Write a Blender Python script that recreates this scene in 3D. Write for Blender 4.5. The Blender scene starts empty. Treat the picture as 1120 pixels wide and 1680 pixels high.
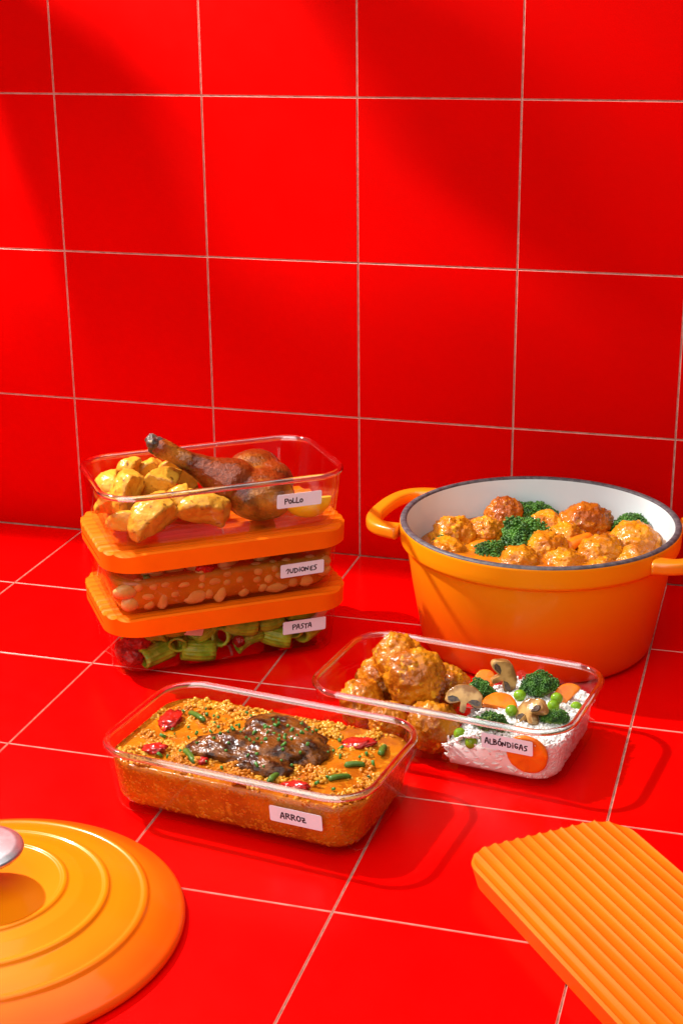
import bpy, bmesh, math, random
import numpy as np
from mathutils import Vector, Matrix, noise, Euler

T = 0.15                      # one tile is 15 cm; plan measures below are in tiles
R = math.radians
scene = bpy.context.scene
col = scene.collection

# ------------------------------------------------------------------ camera
cam_d = bpy.data.cameras.new('camera')
cam_d.sensor_fit = 'HORIZONTAL'
cam_d.sensor_width = 36.0
cam_d.lens = 2559.64 / 1120 * 36.0
cam_d.clip_start = 0.01
cam_d.clip_end = 50
cam = bpy.data.objects.new('camera', cam_d)
col.objects.link(cam)
cam.matrix_world = Matrix(((0.96054746, -0.08253418, 0.26558743, 4.60817531 * T),
                           (0.27795659, 0.31722959, -0.90670035, -9.32517341 * T),
                           (-0.00941842, 0.9447505, 0.32765499, 3.66580975 * T),
                           (0, 0, 0, 1)))
scene.camera = cam

# ------------------------------------------------------------------ light
world = bpy.data.worlds.new('World')
scene.world = world
world.use_nodes = True
wb = world.node_tree.nodes['Background']
wb.inputs[0].default_value = (1.0, 0.97, 0.95, 1)
wb.inputs[1].default_value = 0.12

def lamp(name, kind, loc, power, target=None, **kw):
    d = bpy.data.lights.new(name, kind)
    d.energy = power
    for k, v in kw.items():
        setattr(d, k, v)
    o = bpy.data.objects.new(name, d)
    col.objects.link(o)
    o.location = Vector(loc) * T
    if target is not None:
        o.rotation_euler = (Vector(target) * T - o.location).to_track_quat('-Z', 'Y').to_euler()
    return o

lamp('key_lamp', 'POINT', (-2.6, -1.4, 6.3), 104, shadow_soft_size=0.022, color=(1, 0.965, 0.92))
lamp('fill_softbox', 'AREA', (0.5, -13.0, 8.5), 27, target=(2.6, -2.2, 0.6), shape='SQUARE', size=2.0, color=(1, 0.97, 0.95))

lamp('overhead_softbox', 'AREA', (2.8, -4.2, 10.5), 11, target=(2.8, -3.4, 0), shape='SQUARE', size=1.5, color=(1, 0.98, 0.97))

vs = scene.view_settings
vs.view_transform = 'Standard'
vs.look = 'None'
vs.exposure = 0.0
vs.gamma = 1.0
vs.use_curve_mapping = False
cy = scene.cycles
cy.max_bounces = 14
cy.transparent_max_bounces = 40
cy.transmission_bounces = 10
cy.glossy_bounces = 5
cy.diffuse_bounces = 4
cy.sample_clamp_indirect = 6
cy.blur_glossy = 0.6
cy.use_denoising = True

# ------------------------------------------------------------------ helpers
def sstep(a, b, x):
    t = min(1, max(0, (x - a) / (b - a)))
    return t * t * (3 - 2 * t)

def link(o, parent=None):
    col.objects.link(o)
    if parent is not None:
        o.parent = parent
    return o

def mesh_obj(name, verts, faces, mat=None, parent=None, smooth=True, scale=T, mats=None, fmat=None):
    me = bpy.data.meshes.new(name)
    v = np.asarray(verts, float) * scale
    me.from_pydata(v.tolist(), [], faces)
    for m in (mats or ([mat] if mat else [])):
        me.materials.append(m)
    if fmat is not None:
        me.polygons.foreach_set('material_index', fmat)
    if smooth:
        me.polygons.foreach_set('use_smooth', [True] * len(me.polygons))
    me.update()
    return link(bpy.data.objects.new(name, me), parent)

def fix_normals(o):
    bm = bmesh.new(); bm.from_mesh(o.data)
    bmesh.ops.recalc_face_normals(bm, faces=bm.faces)
    bm.to_mesh(o.data); bm.free()
    return o

def auto_smooth(o, deg=40):
    bm = bmesh.new(); bm.from_mesh(o.data)
    lim = R(deg)
    for e in bm.edges:
        if len(e.link_faces) == 2 and e.calc_face_angle(0) > lim:
            e.smooth = False
    bm.to_mesh(o.data); bm.free()
    return o

def tag(o, label=None, cat=None, group=None, kind=None):
    if label: o['label'] = label
    if cat: o['category'] = cat
    if group: o['group'] = group
    if kind: o['kind'] = kind
    return o

def empty(name, loc=(0, 0, 0), rz=0):
    o = bpy.data.objects.new(name, None)
    o.empty_display_size = 0.01
    col.objects.link(o)
    o.location = Vector(loc) * T
    o.rotation_euler = (0, 0, rz)
    return o

def copy_tree(o, parent=None):
    c = o.copy(); col.objects.link(c); c.parent = parent
    for ch in list(o.children):
        copy_tree(ch, c)
    return c

# ------------------------------------------------------------------ materials
def sock(bs, *names):
    for n in names:
        if n in bs.inputs:
            return bs.inputs[n]

def M(name, c1, c2=None, scale=60, lo=0.4, hi=0.6, c3=None, scale3=200, lo3=0.6, hi3=0.7, rough=0.5, spec=0.5, tint=None,
      coat=0.0, coat_rough=0.08, bump=None, bump2=None, sss=0.0, sss_r=(0.004, 0.002, 0.001), metal=0.0, vary=0.0,
      rough_var=0.0, detail=4, edge=None):
    m = bpy.data.materials.new(name); m.use_nodes = True
    nt = m.node_tree; N = nt.nodes; L = nt.links
    bs = N['Principled BSDF']
    tc = N.new('ShaderNodeTexCoord')
    def nz(sc, det=detail):
        n = N.new('ShaderNodeTexNoise'); n.inputs['Scale'].default_value = sc; n.inputs['Detail'].default_value = det
        L.new(tc.outputs['Object'], n.inputs['Vector']); return n
    def ramp(src, a, b, s, e):
        r = N.new('ShaderNodeMapRange'); r.interpolation_type = 'SMOOTHSTEP'
        r.inputs[1].default_value = s; r.inputs[2].default_value = e
        L.new(src, r.inputs[0]); return r.outputs[0]
    def mix(f, a, b):
        x = N.new('ShaderNodeMix'); x.data_type = 'RGBA'
        if isinstance(f, float): x.inputs[0].default_value = f
        else: L.new(f, x.inputs[0])
        for i, v in ((6, a), (7, b)):
            if isinstance(v, tuple): x.inputs[i].default_value = (*v, 1)
            else: L.new(v, x.inputs[i])
        return x.outputs[2]
    out = c1
    if c2 is not None:
        out = mix(ramp(nz(scale).outputs[0], 0, 1, lo, hi), c1, c2)
    if c3 is not None:
        out = mix(ramp(nz(scale3).outputs[0], 0, 1, lo3, hi3), out, c3)
    if edge is not None:
        ge = N.new('ShaderNodeNewGeometry'); ad = N.new('ShaderNodeMath'); ad.operation = 'MULTIPLY_ADD'; ad.inputs[1].default_value = .10
        L.new(nz(90).outputs[0], ad.inputs[0]); L.new(ge.outputs['Pointiness'], ad.inputs[2])
        out = mix(ramp(ad.outputs[0], 0, 1, .560, .625), out, edge)
    if vary > 0:
        oi = N.new('ShaderNodeObjectInfo'); h = N.new('ShaderNodeHueSaturation')
        mr = N.new('ShaderNodeMapRange'); mr.inputs[3].default_value = 1 - vary; mr.inputs[4].default_value = 1 + vary
        L.new(oi.outputs['Random'], mr.inputs[0]); L.new(mr.outputs[0], h.inputs['Value'])
        if isinstance(out, tuple): h.inputs['Color'].default_value = (*out, 1)
        else: L.new(out, h.inputs['Color'])
        out = h.outputs[0]
    if isinstance(out, tuple): bs.inputs['Base Color'].default_value = (*out, 1)
    else: L.new(out, bs.inputs['Base Color'])
    bs.inputs['Roughness'].default_value = rough
    if rough_var > 0:
        q = N.new('ShaderNodeMapRange'); q.inputs[3].default_value = rough - rough_var; q.inputs[4].default_value = rough + rough_var
        L.new(nz(35).outputs[0], q.inputs[0]); L.new(q.outputs[0], bs.inputs['Roughness'])
    bs.inputs['Metallic'].default_value = metal
    sock(bs, 'Specular IOR Level', 'Specular').default_value = spec
    if tint: bs.inputs['Specular Tint'].default_value = (*tint, 1)
    bs.inputs['Coat Weight'].default_value = coat
    bs.inputs['Coat Roughness'].default_value = coat_rough
    if sss > 0:
        bs.inputs['Subsurface Weight'].default_value = sss
        bs.inputs['Subsurface Radius'].default_value = sss_r
        bs.inputs['Subsurface Scale'].default_value = 1.0
    prev = None; first = None
    for b in (bump, bump2):
        if b:
            bn = N.new('ShaderNodeBump'); bn.inputs['Strength'].default_value = b[1]; bn.inputs['Distance'].default_value = b[2]
            L.new(nz(b[0]).outputs[0], bn.inputs['Height'])
            if prev: L.new(prev.outputs[0], bn.inputs['Normal'])
            first = first or bn; prev = bn
    if prev:
        L.new(prev.outputs[0], bs.inputs['Normal'])
        L.new(first.outputs[0], bs.inputs['Coat Normal'])
    return m

def glass_wall(name):
    """clear glass: passes light straight through, mirrors more towards grazing angles"""
    m = bpy.data.materials.new(name); m.use_nodes = True
    nt = m.node_tree; N = nt.nodes; L = nt.links
    N.remove(N['Principled BSDF'])
    tr = N.new('ShaderNodeBsdfTransparent'); tr.inputs[0].default_value = (0.98, 0.985, 0.983, 1)
    gl = N.new('ShaderNodeBsdfGlossy'); gl.inputs['Roughness'].default_value = 0.03
    lw = N.new('ShaderNodeLayerWeight'); lw.inputs['Blend'].default_value = 0.5
    pw = N.new('ShaderNodeMath'); pw.operation = 'POWER'; pw.inputs[1].default_value = 4.2
    L.new(lw.outputs['Facing'], pw.inputs[0])
    ml = N.new('ShaderNodeMath'); ml.operation = 'MULTIPLY_ADD'; ml.inputs[1].default_value = 0.60; ml.inputs[2].default_value = 0.028
    L.new(pw.outputs[0], ml.inputs[0])
    mx = N.new('ShaderNodeMixShader')
    L.new(ml.outputs[0], mx.inputs[0]); L.new(tr.outputs[0], mx.inputs[1]); L.new(gl.outputs[0], mx.inputs[2])
    L.new(mx.outputs[0], N['Material Output'].inputs[0])
    return m

def glass_solid(name):
    m = bpy.data.materials.new(name); m.use_nodes = True
    bs = m.node_tree.nodes['Principled BSDF']
    bs.inputs['Base Color'].default_value = (0.93, 0.97, 0.96, 1)
    bs.inputs['Roughness'].default_value = 0.02
    bs.inputs['IOR'].default_value = 1.47
    bs.inputs['Transmission Weight'].default_value = 1.0
    bs.inputs['Coat Weight'].default_value = 1.0
    bs.inputs['Coat IOR'].default_value = 2.3
    bs.inputs['Coat Roughness'].default_value = 0.06
    return m

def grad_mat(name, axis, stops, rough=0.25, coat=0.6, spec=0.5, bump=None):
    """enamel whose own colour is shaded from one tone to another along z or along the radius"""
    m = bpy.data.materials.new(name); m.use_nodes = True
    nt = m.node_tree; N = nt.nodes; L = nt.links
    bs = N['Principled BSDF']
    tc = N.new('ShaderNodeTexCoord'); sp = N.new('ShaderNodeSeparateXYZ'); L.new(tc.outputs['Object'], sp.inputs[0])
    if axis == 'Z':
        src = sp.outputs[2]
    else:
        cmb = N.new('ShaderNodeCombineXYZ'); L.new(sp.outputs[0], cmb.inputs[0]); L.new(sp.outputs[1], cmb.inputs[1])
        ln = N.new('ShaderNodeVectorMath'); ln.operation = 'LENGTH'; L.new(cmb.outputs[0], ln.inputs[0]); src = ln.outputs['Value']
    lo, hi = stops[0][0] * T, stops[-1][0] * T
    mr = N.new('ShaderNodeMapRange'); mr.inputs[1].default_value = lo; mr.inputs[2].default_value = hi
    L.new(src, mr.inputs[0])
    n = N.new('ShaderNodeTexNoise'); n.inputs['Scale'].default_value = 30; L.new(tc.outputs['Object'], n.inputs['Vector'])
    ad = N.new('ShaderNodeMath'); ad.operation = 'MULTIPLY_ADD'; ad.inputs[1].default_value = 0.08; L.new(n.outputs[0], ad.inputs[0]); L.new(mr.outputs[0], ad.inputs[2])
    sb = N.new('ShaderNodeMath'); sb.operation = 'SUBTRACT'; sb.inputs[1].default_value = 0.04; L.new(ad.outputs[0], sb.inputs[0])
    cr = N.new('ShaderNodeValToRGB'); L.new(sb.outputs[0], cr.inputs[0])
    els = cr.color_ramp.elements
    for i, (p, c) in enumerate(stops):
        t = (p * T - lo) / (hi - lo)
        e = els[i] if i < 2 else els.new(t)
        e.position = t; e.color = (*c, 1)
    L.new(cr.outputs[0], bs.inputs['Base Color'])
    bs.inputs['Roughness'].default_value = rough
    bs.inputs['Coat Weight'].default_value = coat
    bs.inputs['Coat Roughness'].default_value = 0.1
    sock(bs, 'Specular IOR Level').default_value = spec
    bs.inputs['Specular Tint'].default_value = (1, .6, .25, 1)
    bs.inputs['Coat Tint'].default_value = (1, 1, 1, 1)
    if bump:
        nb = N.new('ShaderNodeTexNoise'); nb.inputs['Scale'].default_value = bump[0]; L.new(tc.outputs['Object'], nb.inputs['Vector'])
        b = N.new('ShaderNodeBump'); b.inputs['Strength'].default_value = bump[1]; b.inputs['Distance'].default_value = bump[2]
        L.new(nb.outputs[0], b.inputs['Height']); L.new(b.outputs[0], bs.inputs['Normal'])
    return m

RED_TINT = (1.0, 0.10, 0.06)
EDGE_BROWN = (0.42, 0.13, 0.012)
m_tile_wall = M('wall_tile_red', (0.60, 0.0006, 0.0004), (0.57, 0.0010, 0.0007), scale=9, rough=0.42, spec=0.12, tint=RED_TINT,
                bump=(14, 0.05, 0.002), vary=0.02, rough_var=0.06)
m_tile_floor = M('counter_tile_red', (0.80, 0.0007, 0.0005), (0.76, 0.0006, 0.0007), scale=9, rough=0.24, spec=0.28, tint=RED_TINT,
                 bump=(16, 0.06, 0.002), vary=0.02, rough_var=0.07)
m_tile_edge = M('tile_edge', (0.86, 0.46, 0.38), (0.8, 0.34, 0.27), scale=90, rough=0.5, spec=0.3)
m_grout = M('grout', (0.62, 0.38, 0.31), (0.46, 0.25, 0.19), scale=160, rough=0.9, spec=0.1, bump=(900, 0.3, 0.0005))
m_glass = glass_wall('clear_glass')
m_rim = glass_solid('glass_rim')
m_lid = M('orange_silicone', (0.90, 0.150, 0.002), (0.86, 0.132, 0.002), scale=20, rough=0.5, spec=0.25, tint=(1.0, 0.55, 0.15), bump=(700, 0.05, 0.0004))
m_label = M('sticker_paper', (0.77, 0.86, 0.94), (0.74, 0.83, 0.91), scale=90, rough=0.65, spec=0.2, bump=(500, 0.04, 0.0003))
m_ink = M('marker_ink', (0.016, 0.010, 0.018), (0.03, 0.018, 0.03), scale=300, rough=0.5, spec=0.3)
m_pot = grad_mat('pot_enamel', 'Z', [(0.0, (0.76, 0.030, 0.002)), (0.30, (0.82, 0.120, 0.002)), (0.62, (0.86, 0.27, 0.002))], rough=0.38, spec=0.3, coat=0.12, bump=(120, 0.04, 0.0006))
m_handle = M('handle_enamel', (0.86, 0.235, 0.004), (0.82, 0.205, 0.004), scale=30, rough=0.3, coat=0.4, bump=(120, 0.04, 0.0006))
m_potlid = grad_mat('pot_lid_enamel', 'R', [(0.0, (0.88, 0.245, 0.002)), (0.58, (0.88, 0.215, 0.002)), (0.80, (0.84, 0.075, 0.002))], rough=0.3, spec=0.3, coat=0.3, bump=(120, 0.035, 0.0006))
m_potrim = M('bare_iron_rim', (0.060, 0.050, 0.058), (0.11, 0.095, 0.10), scale=220, rough=0.5, spec=0.4, bump=(900, 0.3, 0.0004))
m_potin = M('cream_enamel', (0.76, 0.82, 0.83), (0.74, 0.79, 0.80), scale=20, rough=0.3, coat=0.3)
m_steel = M('brushed_steel', (0.74, 0.74, 0.77), (0.62, 0.62, 0.65), scale=150, rough=0.36, metal=1.0, bump=(500, 0.06, 0.0004))
m_flag = M('black_felt', (0.012, 0.012, 0.012), rough=0.95, spec=0.1)

m_meatball = M('sauced_meatball', (0.62, 0.2, 0.006), (0.4, 0.095, 0.004), scale=55, lo=0.42, hi=0.62, c3=(0.76, 0.34, 0.014), scale3=170, lo3=0.58, hi3=0.72,
               rough=0.32, coat=0.62, coat_rough=0.16, bump=(150, 0.8, 0.004), bump2=(520, 0.7, 0.0016), vary=0.12, spec=0.07)
m_potball = M('stewed_meatball', (0.68, 0.235, 0.006), (0.48, 0.13, 0.004), scale=50, lo=0.42, hi=0.62, c3=(0.78, 0.36, 0.014), scale3=170, lo3=0.58, hi3=0.72,
              rough=0.3, coat=0.62, coat_rough=0.16, bump=(140, 0.8, 0.004), bump2=(520, 0.6, 0.0016), vary=0.12, spec=0.07)
m_brownball = M('browned_meatball', (0.56, 0.15, 0.006), (0.38, 0.075, 0.004), scale=60, lo=0.42, hi=0.6, c3=(0.7, 0.27, 0.012), scale3=200, lo3=0.6, hi3=0.72,
                rough=0.32, coat=0.62, coat_rough=0.16, bump=(200, 0.8, 0.004), bump2=(600, 0.6, 0.0016), vary=0.08, spec=0.07)
m_potsauce = M('stew_sauce', (0.64, 0.205, 0.005), (0.5, 0.125, 0.004), scale=40, rough=0.2, coat=0.62, bump=(60, 0.5, 0.004), bump2=(300, 0.3, 0.001), spec=0.07, coat_rough=0.16)
m_broth = M('saffron_broth', (0.52, 0.145, 0.004), (0.38, 0.085, 0.003), scale=45, lo=0.38, hi=0.62, c3=(0.58, 0.2, 0.008), scale3=220, lo3=0.56, hi3=0.68,
            rough=0.22, coat=0.62, bump=(220, 0.45, 0.002), bump2=(600, 0.25, 0.0008), spec=0.07, coat_rough=0.16)
m_ricegold = M('saffron_rice', (0.7, 0.31, 0.02), (0.56, 0.17, 0.008), scale=40, rough=0.3, coat=0.62, spec=0.07, c3=(0.78, 0.44, 0.06), scale3=120, coat_rough=0.16)
m_riceside = M('soaked_rice', (0.62, 0.205, 0.007), (0.48, 0.125, 0.004), scale=30, rough=0.35, spec=0.07, coat=0.28, c3=(0.62, 0.235, 0.014), scale3=60, coat_rough=0.07)
m_ricewhite = M('white_rice', (0.88, 0.87, 0.84), (0.85, 0.81, 0.75), scale=60, rough=0.4, coat=0.2, sss=0.0, sss_r=(0.002, 0.0015, 0.001))
m_bsauce = M('bean_sauce', (0.46, 0.165, 0.008), (0.38, 0.11, 0.005), scale=38, lo=0.35, hi=0.65, c3=(0.56, 0.20, 0.03), scale3=300, lo3=0.62, hi3=0.72,
             rough=0.25, coat=0.55, bump=(200, 0.25, 0.001), spec=0.07, coat_rough=0.15)
m_bean = M('butter_bean', (0.66, 0.36, 0.11), (0.56, 0.25, 0.05), scale=80, rough=0.35, coat=0.28, vary=0.10, spec=0.07, coat_rough=0.07)
m_meat = M('braised_meat', (0.200, 0.058, 0.007), (0.04, 0.01, 0.002), scale=110, lo=0.38, hi=0.6, c3=(0.26, 0.085, 0.014), scale3=70, lo3=0.58, hi3=0.74,
           rough=0.3, coat=0.55, coat_rough=0.15, bump=(150, 0.7, 0.004), bump2=(480, 0.5, 0.0015), spec=0.07)
m_chicken = M('glazed_chicken_skin', (0.22, 0.036, 0.004), (0.055, 0.009, 0.003), scale=30, lo=0.42, hi=0.66, c3=(0.52, 0.18, 0.014), scale3=24, lo3=0.5, hi3=0.7,
              rough=0.3, coat=0.8, coat_rough=0.13, bump=(90, 0.5, 0.004), bump2=(360, 0.8, 0.002), spec=0.07)
m_bone = M('charred_bone_end', (0.09, 0.05, 0.03), (0.02, 0.015, 0.012), scale=120, c3=(0.35, 0.22, 0.10), scale3=130, lo3=0.6, hi3=0.72, rough=0.45, coat=0.4, bump=(260, 0.8, 0.003))
m_potato = M('roast_potato', (0.66, 0.30, 0.026), (0.50, 0.165, 0.009), scale=26, lo=0.46, hi=0.70, c3=(0.24, 0.08, 0.01), scale3=170, lo3=0.60, hi3=0.70,
             rough=0.38, coat=0.42, coat_rough=0.17, bump=(90, 0.6, 0.003), bump2=(500, 0.4, 0.001), vary=0.10, spec=0.07, edge=EDGE_BROWN)
m_lemon = M('lemon_peel', (0.86, 0.60, 0.012), (0.82, 0.52, 0.01), scale=60, rough=0.35, coat=0.3, bump=(900, 0.4, 0.0006))
m_pulp = M('lemon_pulp', (0.88, 0.68, 0.12), (0.85, 0.60, 0.05), scale=160, rough=0.3, coat=0.5, bump=(400, 0.5, 0.001))
m_broc = M('broccoli_buds', (0.062, 0.19, 0.012), (0.020, 0.080, 0.008), scale=140, lo=0.4, hi=0.6, c3=(0.24, 0.4, 0.035), scale3=60, lo3=0.60, hi3=0.75, rough=0.5, spec=0.4, coat=0.05, vary=0.12)
m_stem = M('broccoli_stem', (0.24, 0.34, 0.05), (0.16, 0.26, 0.03), scale=120, rough=0.4, coat=0.3, bump=(300, 0.3, 0.001))
m_pea = M('green_pea', (0.22, 0.40, 0.015), (0.17, 0.33, 0.012), scale=150, rough=0.3, coat=0.42, bump=(260, 0.2, 0.0008), vary=0.1, spec=0.07, coat_rough=0.17)
m_carrot = M('cooked_carrot', (0.80, 0.19, 0.006), (0.72, 0.14, 0.006), scale=70, rough=0.32, coat=0.42, bump=(350, 0.25, 0.0008), vary=0.08, spec=0.07, coat_rough=0.17)
m_mush = M('mushroom_flesh', (0.55, 0.31, 0.10), (0.26, 0.11, 0.03), scale=80, lo=0.42, hi=0.62, c3=(0.66, 0.45, 0.22), scale3=60, rough=0.32, coat=0.55, bump=(200, 0.3, 0.0015), spec=0.07, coat_rough=0.15)
m_gill = M('mushroom_gills', (0.035, 0.02, 0.014), (0.10, 0.05, 0.025), scale=400, rough=0.4, coat=0.5, bump=(500, 0.6, 0.001))
m_pasta = M('pesto_pasta', (0.34, 0.47, 0.025), (0.14, 0.28, 0.012), scale=60, lo=0.40, hi=0.62, c3=(0.58, 0.58, 0.09), scale3=45, lo3=0.58, hi3=0.72, rough=0.35, coat=0.42, bump=(300, 0.4, 0.001), vary=0.16, spec=0.07, coat_rough=0.17)
m_pesto = M('pesto_sauce', (0.10, 0.17, 0.015), (0.05, 0.10, 0.010), scale=90, rough=0.35, coat=0.5, bump=(250, 0.6, 0.002))
m_cheese = M('white_cheese', (0.80, 0.70, 0.56), (0.76, 0.62, 0.46), scale=50, rough=0.5, sss=0.1)
m_tomato = M('dried_tomato', (0.30, 0.012, 0.006), (0.14, 0.006, 0.004), scale=120, rough=0.3, coat=0.55, bump=(160, 0.6, 0.003), spec=0.07, coat_rough=0.15)
m_pepper = M('roast_red_pepper', (0.55, 0.012, 0.006), (0.34, 0.008, 0.004), scale=90, c3=(0.04, 0.008, 0.005), scale3=80, lo3=0.66, hi3=0.74, rough=0.28, coat=0.55, bump=(140, 0.5, 0.002), spec=0.07, coat_rough=0.15)
m_gbean = M('green_bean', (0.085, 0.16, 0.018), (0.05, 0.10, 0.010), scale=90, c3=(0.20, 0.22, 0.04), scale3=110, lo3=0.6, hi3=0.75, rough=0.32, coat=0.42, bump=(240, 0.3, 0.001), spec=0.07, coat_rough=0.17)
m_chive = M('chopped_chive', (0.07, 0.24, 0.02), (0.04, 0.16, 0.012), scale=200, rough=0.4, coat=0.3)

# ------------------------------------------------------------------ setting: tiled wall and tiled counter
GAP = 0.0045        # half of the joint between two tiles
BEV = 0.0034
def tile_mesh(name, w, h, mat):
    x0, x1, y0, y1 = GAP, w - GAP, GAP, h - GAP
    th = 0.028
    rows = [((x0, y0, x1, y1), -th), ((x0, y0, x1, y1), -BEV), ((x0 + BEV * .4, y0 + BEV * .4, x1 - BEV * .4, y1 - BEV * .4), -BEV * .35),
            ((x0 + BEV, y0 + BEV, x1 - BEV, y1 - BEV), 0.0)]
    v, fc, fm = [], [], []
    for (a, b, c, d), z in rows:
        v += [(a, b, z), (c, b, z), (c, d, z), (a, d, z)]
    for k in range(len(rows) - 1):
        for i in range(4):
            j = (i + 1) % 4
            fc.append((k * 4 + i, k * 4 + j, k * 4 + 4 + j, k * 4 + 4 + i)); fm.append(1 if k < 2 else 0)
    n = len(rows) * 4
    fc.append((n - 4, n - 3, n - 2, n - 1)); fm.append(0)
    me = bpy.data.meshes.new(name)
    me.from_pydata((np.array(v) * T).tolist(), [], fc)
    me.materials.append(mat); me.materials.append(m_tile_edge)
    me.polygons.foreach_set('material_index', fm)
    return me

def slab(name, x0, x1, y0, y1, z0, z1, mat):
    v = [(x, y, z) for z in (z0, z1) for y in (y0, y1) for x in (x0, x1)]
    f = [(0, 2, 3, 1), (4, 5, 7, 6), (0, 1, 5, 4), (2, 6, 7, 3), (0, 4, 6, 2), (1, 3, 7, 5)]
    return mesh_obj(name, v, f, mat, smooth=False)

rng = random.Random(3)
X0, X1 = -3, 8
wall = tag(slab('wall', X0, X1, 0.0115, 0.3, -0.3, 4.0, m_grout), kind='structure', label='red square-tiled wall with thin pale joints')
counter = tag(slab('countertop', X0, X1, -8.05, 0.0115, -0.3, -0.0115, m_grout), kind='structure', label='red square-tiled countertop with thin pale joints')
wm_full = tile_mesh('wall_tile', 1, 1, m_tile_wall)
wm_low = tile_mesh('wall_tile_low', 1, 0.949, m_tile_wall)
fm_full = tile_mesh('counter_tile', 1, 1, m_tile_floor)
fm_back = tile_mesh('counter_tile_back', 1, 1.026, m_tile_floor)
def wob(): return R(rng.uniform(-0.10, 0.10))
for i in range(X0, X1):
    for j in range(4):
        o = bpy.data.objects.new('tile', wm_low if j == 0 else wm_full)
        link(o, wall)
        o.location = (i * T, rng.uniform(-.0006, .0006) * T, (0 if j == 0 else j - 0.051) * T)
        o.rotation_euler = (R(90) + wob(), wob() * .3, wob())
    for j in range(8):
        o = bpy.data.objects.new('tile', fm_back if j == 0 else fm_full)
        link(o, counter)
        y = -1.026 if j == 0 else -1.026 - j
        o.location = (i * T, y * T, rng.uniform(-.0008, .0002) * T)
        o.rotation_euler = (wob() * .5, wob() * .5, wob() * .3)

# ------------------------------------------------------------------ generic shapes (tile units)
def rrect(a, b, r, n=8):
    pts = []
    for k, (sx, sy) in enumerate(((1, 1), (-1, 1), (-1, -1), (1, -1))):
        for q in range(n + 1):
            A = q / n * math.pi / 2 + k * math.pi / 2
            pts.append((sx * (a - r) + r * math.cos(A), sy * (b - r) + r * math.sin(A)))
    return pts

def loft(loops, cap0=True, cap1=True, closed=False):
    n = len(loops[0]); v = [p for l in loops for p in l]; f = []
    m = len(loops)
    for k in range(m if closed else m - 1):
        k2 = (k + 1) % m
        for i in range(n):
            j = (i + 1) % n
            f.append((k * n + i, k * n + j, k2 * n + j, k2 * n + i))
    if not closed:
        if cap0: f.append(tuple(reversed(range(n))))
        if cap1: f.append(tuple((m - 1) * n + i for i in range(n)))
    return v, f

def lathe(profile, n=96, cap=False):
    v, f = [], []
    for r, z in profile:
        for i in range(n):
            A = i / n * 2 * math.pi
            v.append((r * math.cos(A), r * math.sin(A), z))
    for k in range(len(profile) - 1):
        for i in range(n):
            j = (i + 1) % n
            f.append((k * n + i, k * n + j, (k + 1) * n + j, (k + 1) * n + i))
    return v, f

def round_profile(pts, rad=0.008, seg=3):
    """round every inner corner of an (r, z) profile a little"""
    out = [pts[0]]
    for i in range(1, len(pts) - 1):
        p0, p, p1 = (Vector(q) for q in (pts[i - 1], pts[i], pts[i + 1]))
        d0, d1 = (p0 - p), (p1 - p)
        c = min(rad, d0.length * .45, d1.length * .45)
        a, b = p + d0.normalized() * c, p + d1.normalized() * c
        for s in range(seg + 1):
            t = s / seg
            out.append(tuple(a * (1 - t) ** 2 + p * 2 * t * (1 - t) + b * t * t))
    out.append(pts[-1])
    return out

def ico(sub):
    bm = bmesh.new(); bmesh.ops.create_icosphere(bm, subdivisions=sub, radius=1.0)
    v = np.array([p.co[:] for p in bm.verts]); f = [[q.index for q in p.verts] for p in bm.faces]
    bm.free(); return v, np.array(f)
ICO1, ICO2, ICO3, ICO4, ICO5 = (ico(k) for k in (1, 2, 3, 4, 5))

def fbm(p, sc, off=0, oct=3):
    return noise.fractal(Vector((p[0] * sc + off, p[1] * sc + off * 1.7, p[2] * sc - off)), 0.7, 2.0, oct)

def lumpy(base, radii, amp, freq, seed, amp2=0.0, freq2=12):
    v = base[0].copy(); out = np.empty_like(v)
    for i, p in enumerate(v):
        k = 1 + amp * fbm(p, freq, seed) + (amp2 * abs(fbm(p, freq2, seed + 9, 2)) if amp2 else 0)
        out[i] = p * k
    return out * np.array(radii)

def merge_instances(tv, tf, mats4):
    """one mesh from many transforms of a small template"""
    n = len(tv); V = []; F = []
    for k, m in enumerate(mats4):
        V.append(tv @ m[:3, :3].T + m[:3, 3]); F.append(tf + k * n)
    return np.concatenate(V), np.concatenate(F).tolist()

def rot_np(e): return np.array(Euler(e).to_matrix())
def mat4(loc, rot=None, scale=(1, 1, 1)):
    m = np.eye(4)
    m[:3, :3] = (rot if rot is not None else np.eye(3)) @ np.diag(scale)
    m[:3, 3] = loc
    return m

def remeshed(name, blobs, voxel, smooth=6, mat=None, disp=None):
    """join ellipsoids (centre, radii, euler) in tile units into one skin; disp(p, n) pushes the skin out"""
    V, F = [], []; off = 0
    for c, r, e in blobs:
        v = (ICO3[0] * np.array(r)) @ rot_np(e).T + np.array(c)
        V.append(v); F.append(ICO3[1] + off); off += len(v)
    o = mesh_obj(name, np.concatenate(V), np.concatenate(F).tolist(), mat)
    md = o.modifiers.new('r', 'REMESH'); md.mode = 'VOXEL'; md.voxel_size = voxel * T
    if smooth:
        s = o.modifiers.new('s', 'SMOOTH'); s.iterations = smooth; s.factor = 0.5
    dg = bpy.context.evaluated_depsgraph_get()
    me = bpy.data.meshes.new_from_object(o.evaluated_get(dg))
    o.modifiers.clear(); o.data = me
    if disp:
        for vt, nrm in zip(me.vertices, [n.vector.copy() for n in me.vertex_normals]):
            vt.co += nrm * disp(vt.co / T, nrm) * T
    me.polygons.foreach_set('use_smooth', [True] * len(me.polygons))
    me.materials.clear(); me.materials.append(mat)
    me.update()
    return o

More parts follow.
